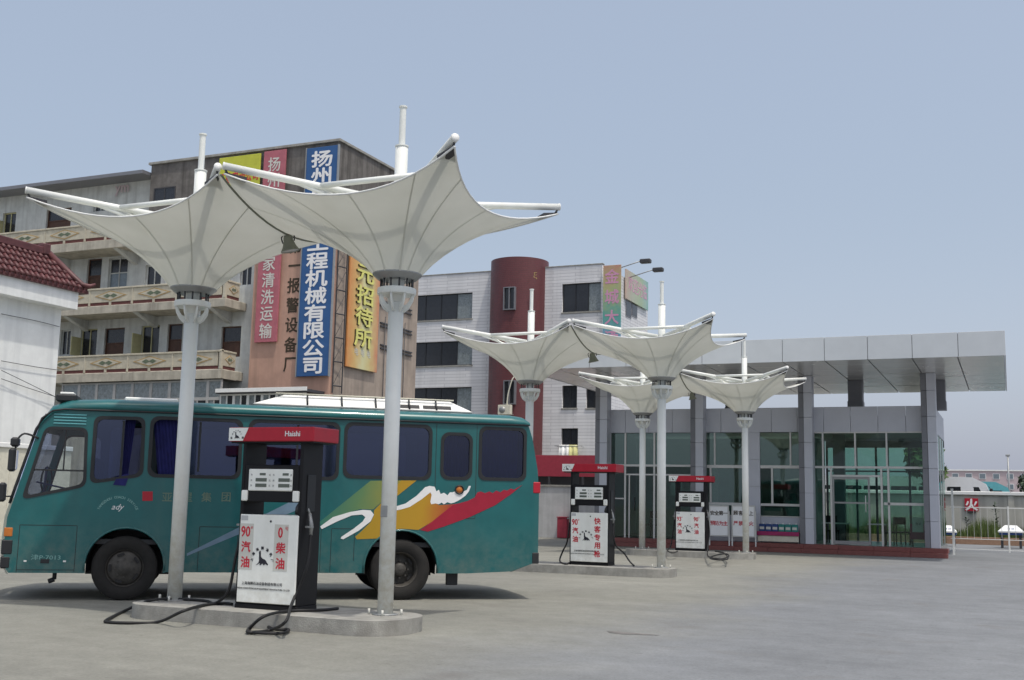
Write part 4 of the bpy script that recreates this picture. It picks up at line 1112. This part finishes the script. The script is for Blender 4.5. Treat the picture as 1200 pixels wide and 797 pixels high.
MB().tube([(RX,HY-.35,rz_+.15),(EX-.1,HY+.35,ez+.22),(EX+.1,HY+.55,ez+.2),(EX+.2,HY+.7,ez+.3)], [.13,.11,.08,.04], 8).build('hip', 'roof_red', rf)
for nm, p in (('upper', [at(0,368,X=HX+.02), at(40,376,X=HX+.02), at(68,383,X=HX+.02)]), ('middle', [at(0,423,X=HX+.02), at(40,430,X=HX+.02), at(68,434,X=HX+.02)]), ('lower', [at(0,434,X=HX+.1), at(35,451,X=HX+.1), at(67,467,X=HX+.1)]), ('lowest', [at(0,444,X=HX+.05), at(35,456,X=HX+.05), at(67,466,X=HX+.05)])):
    tag(MB().tube(spline([q + Vector((.06,0,0)) for q in p], 6), .012, 5).build('cable', 'dark_metal'), nm + ' of the four thin cables strung along the white house wall', 'cable', 'cables on the house wall')

# low white wall running behind the bus nose
lw = thing('garden_wall', 'low cream wall with a white coping behind the bus nose', 'wall', (0, 0, 0))
lz = at(12, 519, X=-29.6).z
x_ = -29.7
y_ = 14.0
while y_ < 29.5:
    box('bay', 'cream', lw, x_-.1, x_+.1, y_+.004, y_+2.596, 0, lz-.16, .01); box('coping', 'steel_white', lw, x_-.16, x_+.16, y_+.003, y_+2.597, lz-.16, lz, .02); y_ += 2.6

# ================================================================== apartment block
AY, OY, CY = 38.0, 39.0, 39.5          # balcony fronts, signed wall, corridor wall
CXR = -25.40                            # right corner
BXC = -30.12                            # balcony corner
AX0 = -47
apt = thing('apartment_block', 'old five storey block with patterned balconies and an orange signed wall', 'building', (0, 0, 0))
FLZ = [(6.41, 6.80, 7.60), (9.47, 9.83, 10.62), (12.45, 12.85, 13.65)]    # slab bottom, slab top, rail top
holes = []; wins = []
def hole(px0, px1, py0, py1, kind):
    p, q = at(px0, py0, Y=CY), at(px1, py1, Y=CY); r = rect(p.x, q.x, min(p.z, q.z), max(p.z, q.z)); holes.append(r); wins.append((p.x, q.x, min(p.z, q.z), max(p.z, q.z), kind))
for a in ((72,81,387,416,'win'),(95,112,386,418,'open'),(123,144,385,419,'door'),(166,185,382,416,'open'),(197,212,380,416,'door'),(260,281,383,418,'door'),
          (103,117,304,342,'door'),(128,148,303,336,'blue'),(171,188,311,334,'win'),(282,294,312,334,'win'),
          (4,17,250,275,'open'),(55,82,246,270,'door'),(110,123,237,247,'win')): hole(*a)
sheet('corridor_wall', 'apt_white', apt, [rect(AX0, -29.35, 0, 15.95)] + holes, .24, CY+.12)
for (x0, x1, z0, z1, k) in wins:
    if k == 'door': window(apt, x0, x1, z0, z1, CY+.1, 1, 2, 'brown_wood', 'brown_wood', .05, pms=['brown_wood', 'win_dark'])
    elif k == 'blue': window(apt, x0, x1, z0, z1, CY+.1, 2, 2, 'apt_white', 'win_blue', .05, pms=['win_blue', 'win_blue', 'win_dark', 'win_dark'])
    elif k == 'open':
        window(apt, x0, x1, z0, z1, CY+.1, 2, 1, 'yellow_frame', 'win_dark', .05)
        box('casement', 'yellow_frame', apt, x0-.03, x0+.02, CY-.55, CY+.05, z0+.05, z1-.4)
    else: window(apt, x0, x1, z0, z1, CY+.1, 2, 1, 'apt_white', 'win_dark', .05)
box('room_back', 'interior', apt, AX0, -29.4, CY+.6, CY+.7, 0, 15.9)
# balconies
def lozenge(parent, xc, zc, w, h, y, stand=FRONT, off=None):
    def lz(cx, cz, a, b): return [(cx-a,cz),(cx,cz-b),(cx+a,cz),(cx,cz+b)]
    kw = dict(stand=stand)
    def put(m, lp, d):
        o = (0, y-d, 0) if stand is FRONT else (off+d, 0, 0)
        return sheet('lozenge', m, parent, [lp], .012, off=o, stand=stand)
    put('balc_gold', lz(xc, zc, w, h), .006)
    put('balc_panel', lz(xc, zc, w*.82, h*.8), .012)
    put('balc_green', lz(xc-w*.2, zc, w*.24, h*.4), .02); put('balc_green', lz(xc+w*.2, zc, w*.24, h*.4), .021)
for li, (zb, zs, zr) in enumerate(FLZ):
    xr = BXC if li < 2 else -35.6
    box('balcony_slab', 'apt_beige', apt, AX0, xr, AY+.02, CY-.002, zb, zs, .02)
    box('slab_edge', 'apt_beige', apt, AX0, xr, AY-.05, AY+.02, zb-.02, zs-.03, .01)
    pw = 2.46; x = xr - .12
    box('corner_post', 'balc_panel', apt, x, xr, AY-.01, AY+.12, zs, zr+.03)
    while x > AX0 + 2:
        pn = box('balcony_panel', 'balc_panel', apt, x-pw, x-.10, AY+.02, AY+.12, zs+.14, zr-.08, .01)
        box('post', 'balc_panel', apt, x-pw-.10, x-pw+.0, AY, AY+.14, zs, zr, .01)
        MB().box(x-pw, x-.10, AY+.04, AY+.08, zs, zs+.135).build('base_strip', 'balc_red', apt)
        MB().box(x-pw/2-.12, x-pw/2, AY+.01, AY+.09, zs, zs+.138).build('block', 'balc_panel', apt)
        lozenge(pn, x-pw/2-.05, (zs+zr)/2+.03, .92, .235, AY+.018)
        x -= pw
    box('handrail', 'balc_panel', apt, AX0, xr, AY-.02, AY+.15, zr-.078, zr, .01)
    if li < 2:
        pn = box('balcony_panel', 'balc_panel', apt, xr-.12, xr-.02, AY+.14, OY-.02, zs+.14, zr-.08, .01)
        box('handrail', 'balc_panel', apt, xr-.14, xr+.01, AY+.152, OY-.005, zr-.078, zr+.002, .01)
        MB().box(xr-.1, xr-.04, AY+.14, OY-.02, zs, zs+.138).build('base_strip', 'balc_red', apt)
        box('slab_edge', 'apt_beige', apt, xr, xr+.05, AY-.05, OY-.004, zb-.02, zs-.03, .01)
        lozenge(pn, AY+.57, (zs+zr)/2+.03, .33, .2, 0, SIDE, xr-.02)
    for k in range(5):                                       # corbels under the slab
        xx = xr - 1.0 - k*4.1
        MB().add([(xx,AY+.1,zb),(xx+.25,AY+.1,zb),(xx,CY,zb-.5),(xx+.25,CY,zb-.5),(xx,CY,zb),(xx+.25,CY,zb)], [(0,1,3,2),(0,2,4),(1,5,3)]).build('corbel', 'apt_white', apt)
# top floor and roofs
box('eave', 'alu_dark', apt, AX0, -35.55, AY+.5, CY+2, 15.95, 16.12)
box('roof_block', 'apt_stain', apt, -35.5, CXR-.0, OY+.0, OY+7.4, 13.3, 16.45)
box('coping', 'kerb', apt, -35.6, CXR+.08, OY-.1, OY+7.5, 16.45, 16.56)
for px0, px1, py0, py1 in ((181,205,221,236),):
    p, q = at(px0, py0, Y=OY), at(px1, py1, Y=OY); window(apt, p.x, q.x, q.z, p.z, OY-.03, 2, 1, 'dark_metal', 'win_dark', .05, .05)
# orange wall and its side
box('front_wall', 'apt_orange', apt, -29.45, CXR-.0, OY, OY+.3, 0, 13.298)
box('return_wall', 'apt_orange', apt, -29.45, -29.2, OY+.3, CY+1.0, 0, 13.296)
box('side_wall', 'apt_side', apt, CXR-.3, CXR+.003, OY+.302, OY+7.3, 0, 13.297)
# painted characters on the orange wall
for i, ch in enumerate('第一报警设备厂'):
    p = at(346.5 - i*1.2, 288 + 23.2*i, Y=OY)
    text(ch, .68, 'brown_letter_and_shadow', apt, (p.x, OY-.006, p.z), 'painted_character', bold=.016, sx=.95, ext=.003)
# glazed ground storey
gz0, gz1 = 4.4, 6.36
x = AX0 + 8; xs = []
while x < BXC: xs.append(x); x += 1.02
xs.append(BXC)
for a, b in zip(xs[:-1], xs[1:]):
    window(apt, a, b, 5.55, gz1, AY+.1, 1, 1, 'apt_grey', 'win_curtain', .07)
    window(apt, a, b, gz0, 5.55, AY+.1, 2, 1, 'apt_grey', 'win_curtain', .06, pms=['win_curtain', 'win_dark', 'win_curtain', 'win_blue'])
box('lower_wall', 'apt_beige', apt, AX0, BXC, AY+.1, AY+.3, 0, gz0)
box('annex_roof', 'dark_metal', apt, BXC, CXR-.2, AY-.25, OY-.004, 5.72, 5.84)
box('annex_flashing', 'steel_white', apt, BXC, CXR-.2, AY-.3, AY-.26, 5.76, 5.92)
xs = [BXC + .02 + (CXR-.45-BXC)*k/6 for k in range(7)]
for a, b in zip(xs[:-1], xs[1:]): window(apt, a, b, 4.4, 5.715, AY, 2, 1, 'steel_white', 'win_curtain', .06, pms=['win_curtain', 'win_dark'])
box('annex_wall', 'apt_beige', apt, BXC, CXR-.4, AY+.09, AY+.2, 0, 4.4)
# pipes and brackets down the side wall
for py in (352, 357, 378, 382, 404, 408):
    p, q = at(445, py, X=CXR), at(482, py-1, X=CXR)
    MB().box(CXR+.004, CXR+.07, p.y, q.y, p.z-.03, p.z+.03).build('pipe_bracket', 'dark_metal', apt)
for y in (43.2, 45.0): MB().tube([(CXR+.08, y, 2), (CXR+.08, y, 9.6)], .02, 6).build('pipe', 'dark_metal', apt)

# hanging signs on the block
def banner(name, label, cat, px0, px1, z0, z1, m, y, group='advertising banners'):
    a, b = at(px0, 350, Y=y).x, at(px1, 350, Y=y).x
    t = thing(name, label, cat, ((a+b)/2, y, z0), 0, group); w = (b-a)/2
    box('panel', m, t, -w, w, -.04, .04, 0, z1-z0, .01)
    return t, w
yb = OY - .1
t, w = banner('hanging_banner', 'tall blue banner with white characters on the orange wall', 'banner', 352, 389, at(370,441,Y=yb).z, at(377,173,Y=yb).z, 'blue_cloth', yb - .05)
H_ = at(377,173,Y=yb).z - at(370,441,Y=yb).z
bf = MB().box(-w-.04, -w, -.06, .06, -.03, H_+.03).box(w, w+.04, -.06, .06, -.03, H_+.03).build('frame', 'grey_metal', t)
bl = '扬州市振兴工程机械有限公司'
for i, ch in enumerate(bl): text(ch, .74, 'white_ink', t, (0, -.046, H_ - .52 - i*(H_-.95)/(len(bl)-1)), 'letter', bold=.022, sx=1.5, ext=.006)
t, w = banner('hanging_banner', 'faded pink banner with pale characters left of the blue one', 'banner', 301, 327, at(312,401,Y=yb).z, at(320,177,Y=yb).z, 'pink_cloth', yb)
H_ = at(320,177,Y=yb).z - at(312,401,Y=yb).z
pk = '扬州市天宇居家清洗运输'
for i, ch in enumerate(pk): text(ch, .68, 'grey_sticker', t, (0, -.046, H_ - .62 - i*(H_-1.1)/(len(pk)-1)), 'letter', bold=.008, ext=.004)
p, q = at(259, 184, Y=yb), at(307, 178, Y=yb)
t = thing('rooftop_sign', 'lime green signboard with red characters near the block roof line', 'sign', ((p.x+q.x)/2, yb-.06, 14.35), 0, None)
w = (q.x-p.x)/2; box('panel', 'lime_cloth', t, -w, w, -.04, .04, 0, 1.95, .01)
for i, ch in enumerate('工业实动公司'): text(ch, .52, 'red_ink', t, (-w*.82+1.64*w*i/5, -.046, 1.0), 'letter', bold=.008, sx=.66, ext=.004)
# orange guest-house banner on the side wall
y0, y1 = at(404, 380, X=CXR).y, at(440, 380, X=CXR).y; z0, z1 = at(410, 431, X=CXR).z, 13.2
OB = ramp_mat('banner_orange', 1, -1.3, 1.3, [(0, (.6,.25,.08)), (.28, (.62,.42,.16)), (.5, (.62,.6,.34)), (.75, (.6,.5,.22)), (1, (.55,.2,.12))], .6)
t = thing('hanging_banner', 'orange and yellow banner with raised characters on the block side wall', 'banner', (CXR+.12, (y0+y1)/2, z0), 0, 'advertising banners')
w = (y1-y0)/2; box('panel', OB, t, -.04, .04, -w, w, 0, z1-z0, .01)
for i, ch in enumerate('廿元招待所'):
    for m_, dx, dz in (('brown_letter_and_shadow', .05, -.03), ('yellow_letter', .085, 0)):  # brown copy paints the shadow cast by each raised yellow letter
        text(ch, .86, m_, t, (dx, -.04 - (.05 if m_ == 'brown_letter_and_shadow' else 0), 5.07 - i*.93 + dz), 'letter', bold=.016, sx=1.75, rot=(math.pi/2, 0, math.pi/2), ext=.012)
for dy in (-.5, 0, .5): text('电', .35, 'grey_sticker', t, (.048, dy, .72), 'letter', rot=(math.pi/2, 0, math.pi/2), ext=.003)
# lattice frame at the corner
t = thing('sign_frame', 'dark steel lattice frame up the corner between blue and orange banners', 'frame', (CXR+.1, OY+.1, 5.8))
for dx, dy in ((0,0),(.1,.55)): MB().box(dx-.02, dx+.02, dy-.02, dy+.02, 0, 8.2).build('post', 'dark_metal', t)
for k in range(8): MB().tube([(0,0,.3+k),(.1,.55,.3+k)], .03, 5).tube([(0,0,.3+k),(.1,.55,1.2+k)], .01, 5).build('rung', 'dark_metal', t)
s_ = thing('roof_letters', 'small red sign letters on the block roof edge at far left', 'sign', (at(145,224,Y=CY).x, CY-.1, at(145,224,Y=CY).z))
text('ym', .7, 'pink_wall', s_, (0, -.02, 0), 'letter', bold=.01, ext=.01)

# ================================================================== white tiled building
VY, VX1, VX0 = 65.0, -22.70, -38.5
VZ = 16.25
wb = thing('tiled_building', 'white tiled five storey building with a round dark red stair tower', 'building', (0, 0, 0))
def vr(px0, px1, py0, py1):
    p, q = at(px0, py0, Y=VY), at(px1, py1, Y=VY); return (p.x, q.x, q.z, p.z)
big = [vr(480,553,347,373), vr(480,553,402,427.5), vr(480,552,455,482)]
x0, x1, z0, z1 = big[2]; big.append((x0, x1, z0-3.05, z1-3.05))
rw = [vr(659,704,333,364), vr(659,676,452,478), vr(658,677,502,530), vr(687,704,454,478)]
sheet('front_wall', 'tile_white', wb, [rect(VX0, VX1, 0, VZ)] + [rect(*r) for r in big + rw], .3, VY+.15)
box('side_wall', 'tile_white', wb, VX1-.3, VX1-.002, VY+.302, VY+9.6, 0, VZ-.002)
box('wall', 'tile_white', wb, VX0+.1, VX1-.3, VY+.8, VY+9.5, 0, VZ-.05)
box('parapet_cap', 'kerb', wb, VX0, VX1+.03, VY-.04, VY+.32, VZ, VZ+.06)
for r in big: window(wb, r[0], r[1], r[2], r[3], VY+.14, 4, 1, 'bus_dark', 'win_dark', .05, pms=['win_dark', 'win_dark', 'win_dark', 'win_curtain', 'win_dark', 'win_dark'])
for r in rw: window(wb, r[0], r[1], r[2], r[3], VY+.14, 3 if r is rw[0] else 2, 1, 'bus_dark', 'win_dark', .05, pms=['win_dark', 'win_dark', 'win_curtain', 'win_dark'])
for r in big + rw: box('sill', 'kerb', wb, r[0]-.05, r[1]+.05, VY-.06, VY+.12, r[2]-.09, r[2]-.003)
# tower
pc = at(607.5, 330, Y=VY); tr = 1.86
tw = MB().lathe([(tr, 0), (tr, 16.75), (tr-.12, 16.78), (0, 16.8)], 48, (pc.x, VY+.2, 0)).build('stair_tower', 'tile_red', wb, smooth_angle=40)
for py0, py1 in ((337,363),(446,474)):
    p, q = at(591, py0, Y=VY-1.65), at(604, py1, Y=VY-1.65)
    window(wb, p.x, q.x, q.z, p.z, VY-1.80, 2, 1, 'alu_dark', 'win_dark', .06, .3)
p = at(627, 323, Y=VY-1.6); text('ξ', .5, 'balc_gold', tw, (p.x, VY-1.55, p.z), 'emblem', ext=.03)
# side windows
for px in (733, 740):
    p, q = at(px, 352, X=VX1), at(px+3.5, 372, X=VX1)
    w_ = MB().box(VX1-.02, VX1+.04, p.y, q.y+.5, q.z, p.z).build('window', 'alu_dark', wb); MB().box(VX1+.03, VX1+.05, p.y+.1, q.y+.4, q.z+.08, p.z-.08).build('pane', 'win_dark', w_)
# printed banners
a, b = at(707, 350, Y=VY-.1).x, at(728, 350, Y=VY-.1).x
RB = ramp_mat('banner_print', 2, 0, 8.5, [(0, (.3,.22,.4)), (.35, (.2,.32,.5)), (.55, (.1,.35,.3)), (.75, (.4,.42,.2)), (1, (.5,.22,.18))], .6)
t = thing('printed_banner', 'narrow rainbow printed banner on the corner of the white tiled building', 'banner', ((a+b)/2, VY-.14, 8.2))
w = (b-a)/2; box('panel', RB, t, -w, w, -.04, .04, 0, 7.9, .01)
PK = mat('print_pink', (.6,.3,.45), .6)
for i, ch in enumerate('金城大酒店'): text(ch, .95, PK, t, (0, -.045, 7.2-i*1.28), 'letter', bold=.02, ext=.003)
p, q = at(731, 315, X=VX1), at(757, 326, X=VX1); zb_ = at(731, 350, X=VX1).z
t = thing('printed_banner', 'wide pale green printed billboard on the side of the white tiled building', 'billboard', (VX1+.12, (p.y+q.y)/2, zb_))
w = (q.y-p.y)/2; GB = ramp_mat('billboard_print', 1, -3, 3, [(0, (.5,.36,.3)), (.35, (.42,.45,.36)), (.6, (.36,.45,.3)), (.85, (.3,.45,.42)), (1, (.12,.36,.3))], .6)
box('panel', GB, t, -.05, .05, -w, w, 0, p.z-zb_, .01)
for i, ch in enumerate('欢迎光临'): text(ch, 1.1, PK, t, (.055, -w*.6+i*w*.42, (p.z-zb_)*.58), 'letter', rot=(math.pi/2, 0, math.pi/2), ext=.003)
for i, yy in enumerate((VY+2.2, VY+5.0)):
    t = thing('billboard_lamp', ('nearer' if i == 0 else 'farther') + ' floodlight arm reaching out over the billboard', 'lamp', (VX1, yy, VZ), 0, 'billboard floodlights')
    MB().tube([(0,0,.05),(1.9,0,.55)], .035, 6).build('arm', 'grey_metal', t)
    MB().cbox(1.75,2.45,-.2,.2,.35,.62,.05).build('lamp_head', 'dark_metal', t)
# air conditioner, washing
p = at(592.5, 480.5, Y=VY-1.9)
t = thing('air_conditioner', 'white outdoor air conditioner below the red tower window', 'air conditioner', (p.x, VY-1.95, p.z), 0)
box('case', 'cream', t, -.42, .42, -.2, .12, -.3, .3, .02)
MB().lathe([(0,-.215),(.2,-.215),(.2,-.2)], 20, (-.12,0,0), 'Y').build('fan_grille', 'grey_metal', t)
MB().tube(spline([(.1,.0,.3),(.15,.05,1.0),(.35,.1,1.8),(.5,.2,2.1)], 5), .04, 6).build('pipe', 'cream', t)
box('wall_bracket', 'grey_metal', t, -.4, .4, .12, .5, -.3, -.25)
for i, (px, m_, lab) in enumerate(((661,'steel_white','white garment hung out to dry below a window'),(670.5,'laundry_y','yellow garment hung out to dry below a window'))):
    p = at(px, 531, Y=VY-.5); q = MB(); n = 10; vs = []
    for k in range(n+1):
        x = -.36+.72*k/n; yy = .07*math.sin(k*1.4+i); vs += [(x, yy, -.62-.08*math.sin(k*.9)), (x*.9, 0, .5)]
    q.add(vs, [(2*k, 2*k+2, 2*k+3, 2*k+1) for k in range(n)], True)
    g = q.build('laundry', m_, None, (p.x, VY-.5, p.z)); tag(g, lab, 'laundry', 'washing hung outside')
    sd = g.modifiers.new('s', 'SOLIDIFY'); sd.thickness = .02
t = thing('drying_pole', 'thin pole with washing below the tiled building window', 'pole', (at(666,521,Y=VY-.5).x, VY-.5, at(666,523,Y=VY-.5).z+.02))
MB().tube([(-.9,0,0),(.9,0,0)], .02, 6).tube([(-.8,0,0),(-.8,.5,-.05)], .015, 5).tube([(.8,0,0),(.8,.5,-.05)], .015, 5).build('rod', 'grey_metal', t)

# low wall and red shop canopy between bus and station
gx0, gx1 = -24.0, -15.95
t = thing('boundary_wall', 'low grey rendered wall behind the bus tail', 'wall', (0, 0, 0))
box('wall', 'grey_wall', t, gx0, gx1, 46.6, 46.8, 0, 2.22); box('coping', 'kerb', t, gx0, gx1, 46.54, 46.86, 2.22, 2.3)
t = thing('shop_canopy', 'dark red shop signboard behind the low grey wall', 'sign', (0, 0, 0))
box('board', 'shop_red', t, -24, -16.3, 50, 50.15, 2.75, 3.75); box('shop_front', 'bus_dark', t, -24, -16.3, 50.6, 50.8, 0, 2.8)
for k in range(5): box('post', 'dark_metal', t, -23.5+k*1.7, -23.4+k*1.7, 50.0, 50.1, 0, 2.75)
c = at(659.5, 630, Y=46.3)
t = thing('red_bin', 'dark red box standing against the low grey wall', 'box', (c.x, 46.35, 0))
box('body', 'shop_red', t, -.22, .24, -.2, .2, .02, .88, .02); box('lid', 'shop_red', t, -.24, .26, -.22, .22, .885, .93, .01)

# ================================================================== yard on the right
t = thing('yard_fence', 'white steel railing fence right of the station', 'fence', (0, 0, 0))
fy = 47.6; fx0, fx1 = -2.2, 6.2
for z0, z1 in ((1.66,1.71),(.46,.50),(.06,.10)): box('rail', 'steel_white', t, fx0, fx1, fy-.015, fy+.015, z0+.01, z1-.005, .004)
x = fx0 + .12; k = 0
while x < fx1:
    if k % 8 == 0: box('post', 'steel_white', t, x-.03, x+.03, fy-.03, fy+.03, 0, 1.75, .004)
    else: MB().box(x-.007, x+.007, fy-.007, fy+.007, .5, 1.66).build('picket', 'alu_frame', t)
    x += .245; k += 1
t = thing('gate_post', 'slim white post at the right corner of the station steps', 'post', (-1.92, 43.5, 0))
MB().box(-.035, .035, -.035, .035, 0, 2.3).build('shaft', 'steel_white', t); box('cap', 'steel_white', t, -.05, .05, -.05, .05, 2.3, 2.33)
t = thing('yard_wall', 'long pale rendered yard wall with a white coping', 'wall', (0, 0, 0))
wy = 62.0
x = -20.0
while x < 16:
    box('bay', 'yard_wall', t, x+.004, x+3.996, wy, wy+.2, 0, 2.34); box('pier', 'yard_wall', t, x-.14, x+.14, wy-.06, wy-.002, 0, 2.34)
    box('coping', 'steel_white', t, x+.003, x+3.997, wy-.12, wy+.32, 2.34, 2.52, .02); x += 4
box('kerb_course', 'brick_edge', t, -8, 16, 57.4, 57.7, 0, .34)
p = at(1138.5, 591, Y=wy-.1)
t = thing('fire_sign', 'small red square warning sign on the yard wall', 'sign', (p.x, wy-.09, p.z))
box('plate', 'red', t, -.32, .32, -.02, .02, -.34, .30, .005); text('火', .62, 'white_ink', t, (0, -.024, -.02), 'letter', bold=.02, ext=.003)
box('dark_bar', 'dark_metal', t, -.18, .18, -.02, .02, -.42, -.345)  # narrow dark bar below the plate
p = at(1198, 600, Y=56)
t = thing('gate_pillar', 'grey gate pillar at the right edge of the yard', 'pillar', (p.x+.9, 58, 0)); box('shaft', 'grey_wall', t, -.5, .8, -.4, .4, 0, 2.2); box('cap', 'kerb', t, -.6, .9, -.5, .5, 2.2, 2.35)
def bench(px0, px1, lab):
    y = 53.5; a, b = at(px0, 622, Y=y), at(px1, 622, Y=y); w = (b.x-a.x)/2
    t = thing('white_table', lab, 'table', ((a.x+b.x)/2, y, 0), 0, 'white topped tables behind the railing')
    z = a.z
    MB().add([(-w,-.4,z-.06),(w,-.4,z-.06),(w,-.4,z),(-w,-.4,z),(-w+.28,.5,z+.24),(w-.28,.5,z+.24),(w-.28,.5,z-.06),(-w+.28,.5,z-.06)], [(0,1,2,3),(3,2,5,4),(1,6,5,2),(0,3,4,7),(4,5,6,7),(0,7,6,1)]).build('top', 'steel_white', t)
    box('apron', 'blue_can', t, -w+.05, w-.05, -.36, .3, z-.16, z-.062)
    for q in (-w+.15, w-.15): box('leg', 'dark_metal', t, q-.05, q+.05, -.3, .3, 0, z-.16)
    text('海 狮', .12, 'blue_can', t, (0, -.12, z+.1), 'letter', rot=(R(22), 0, 0), ext=.002)
bench(1100, 1122, 'white sloping topped table just right of the station corner, behind railing')
bench(1169.5, 1200, 'white sloping topped table at the right edge, behind railing')
# grass strip and a few tall weeds
gv, gf = [], []
def blades(n, x0, x1, y0, y1, h0, h1):
    for _ in range(n):
        x, y = random.uniform(x0, x1), random.uniform(y0, y1); hh = random.uniform(h0, h1)*(.6+.6*math.sin(x*1.3)**2); a = random.uniform(0, math.pi)
        w = .03; dx, dy = math.cos(a)*w, math.sin(a)*w; lx, ly = random.uniform(-.2,.2)*hh, random.uniform(-.2,.2)*hh
        o = len(gv); gv.extend([(x-dx,y-dy,0),(x+dx,y+dy,0),(x+lx,y+ly,hh)]); gf.append((o,o+1,o+2))
blades(15000, -9, 9, 57.8, 61.9, .45, 1.15)
g = MB().add(gv, gf).build('grass', 'grass'); struct(g, 'stuff'); g['label'] = 'rough green grass growing along the yard wall'; g['category'] = 'grass'
for px, hh, lab in ((1167, 1.5, 'tall thin weed standing right of the red warning sign'), (1133, .9, 'short leafy weed below the red warning sign')):
    p = at(px, 620, Y=60.5); t = thing('weed', lab, 'plant', (p.x, 60.5, 0)); 
    MB().tube([(0,0,0),(.08,0,hh*.6),(-.02,0,hh*1.35)], .02, 5).build('stem', 'leaf_dark', t)
    q = MB()
    for k in range(40):
        z = random.uniform(.2, 1.35)*hh; a = random.uniform(0, 6.28); r = random.uniform(.1, .32); c0 = Vector((0,0,z))
        d = Vector((math.cos(a), math.sin(a), .4)); s1 = Vector((-math.sin(a), math.cos(a), 0))*.05
        q.add([c0, c0+d*r*.5+s1, c0+d*r, c0+d*r*.5-s1], [(0,1,2,3)])
    q.build('foliage', 'leaf_dark', t)

# vehicles beyond the yard wall
def coach(x0, x1, y, h, m, label, wheels=True):
    t = thing('coach', label, 'coach', (x0, y, 0)); L = x1-x0; W_ = 2.5
    prof = [(0,.4),(L-.1,.4),(L,.7),(L-.05,h*.6),(L-.45,h-.35),(L-1.1,h-.02),(L-2,h),(.3,h),(0,h-.2)]
    holes_ = []
    x = .4
    while x < L-2.2: holes_.append(rrect(x, x+1.35, h*.56, h*.84, .08)); x += 1.45
    holes_.append([(L-1.7,h*.56),(L-.35,h*.56),(L-.8,h*.84),(L-1.7,h*.84)])
    sheet('side', m, t, [prof]+holes_, .06, 0); sheet('side', m, t, [prof]+holes_, .06, W_)
    for r in holes_: sheet('pane', 'win_dark', t, [r], .02, .04); sheet('pane', 'win_dark', t, [r], .02, W_-.04)
    pr = prof; q = MB(); vs = [(a, yy, b) for a, b in pr for yy in (.03, W_-.03)]; n = len(pr)
    q.add(vs, [(2*i, 2*((i+1) % n), 2*((i+1) % n)+1, 2*i+1) for i in range(n)]); q.build('shell', m, t)
    for c in (1.6, L-2.2):
        for yy in (-.02, W_-.25): MB().lathe([(0,0),(.45,0),(.5,.04),(.5,.26),(.45,.28),(0,.28)], 24, axis='Y').build('wheel', 'tyre', t, (c, yy, .5))
    for yy in (-.2,): MB().cbox(L-.25, L-.1, yy-.1, yy+.05, h*.62, h*.82, .03).tube([(L-.3,0,h*.85),(L-.18,-.2,h*.8)], .02, 6).build('mirror', 'bus_dark', t)
    return t
p = at(1166, 577, Y=66)
coach(p.x-11.5, p.x, 66, 3.35, 'coach_white', 'white coach showing its roof over the yard wall')
p = at(1191, 577, Y=74)
coach(p.x-10.5, p.x, 74, 3.3, 'coach_teal', 'pale teal coach roof behind the white coach')
# distant terrace
t = thing('terrace', 'long haze-paled pink terrace far behind the yard wall', 'building', (0, 0, 0))
DY = 330
a, b = at(1080, 560, Y=DY).x, at(1230, 560, Y=DY).x; zt_ = at(1150, 552, Y=DY).z
box('wall', 'pink_wall', t, a, b+30, DY, DY+12, 0, zt_, .05); box('parapet', 'steel_white', t, a-.2, b+30, DY-.3, DY+.2, zt_, zt_+.35)
x = a + 1
while x < b + 20:
    for z in (zt_-1.4, zt_-4.1):
        w_ = MB().box(x, x+1.7, DY-.12, DY, z-.75, z+.75).build('window', 'steel_white', t); MB().box(x+.12, x+1.58, DY-.15, DY-.11, z-.62, z+.62).build('pane', 'win_blue', w_)
    x += 3.4
p = at(1182, 560, Y=120)
t = thing('flood_mast', 'thin grey mast against the sky above the far terrace', 'mast', (p.x, 120, 0))
MB().tube([(0,0,0),(0,0,at(1182,535,Y=120).z)], [.14,.07], 8).build('shaft', 'grey_metal', t); MB().cbox(-.2,.2,-.08,.08,0,.2,.02).build('lamp_head', 'grey_metal', t, (0,0,at(1182,535,Y=120).z))

# trees
def tree(x, y, h, r, m, label, n=1500, ls=.22, trunk=.45):
    t = thing('tree', label, 'tree', (x, y, 0))
    q = MB().tube([(0,0,0),(.05,.05,h*trunk),(.1,0,h*.8)], [.16,.11,.04], 8)
    for k in range(6):
        a = k*1.05; q.tube([(.05,.05,h*(trunk+.05*k)), (r*.6*math.cos(a), r*.6*math.sin(a), h*(trunk+.12+.06*k))], [.05,.015], 5)
    q.build('trunk', 'bark', t)
    cl = [(Vector((random.uniform(-.7,.7)*r, random.uniform(-.7,.7)*r, h*random.uniform(trunk+.1, .93))), r*random.uniform(.25,.5)) for _ in range(14)]
    vs, fs = [], []
    for _ in range(n):
        c, rr = random.choice(cl); d = Vector((random.gauss(0,1), random.gauss(0,1), random.gauss(0,.8))); d = d.normalized()*rr*random.uniform(.5,1.05); p = c + d
        u = Vector((random.gauss(0,1), random.gauss(0,1), random.gauss(0,1))).normalized(); v_ = u.orthogonal().normalized()
        s = ls*random.uniform(.6,1.3); o = len(vs); vs += [p-u*s, p+v_*s*.5, p+u*s, p-v_*s*.5]; fs.append((o,o+1,o+2,o+3))
    MB().add(vs, fs).build('crown', m, t)
p = at(1100, 545, Y=64.5); tree(p.x-.75, 64.3, 5.3, 1.0, 'leaf', 'slim green tree peeking out behind the station right corner')
p = at(1204, 575, Y=100); tree(p.x+1.6, 100, 4.4, 2.3, 'leaf_dark', 'dark rounded tree beyond the yard wall at the right edge', 3000, .25, .3)
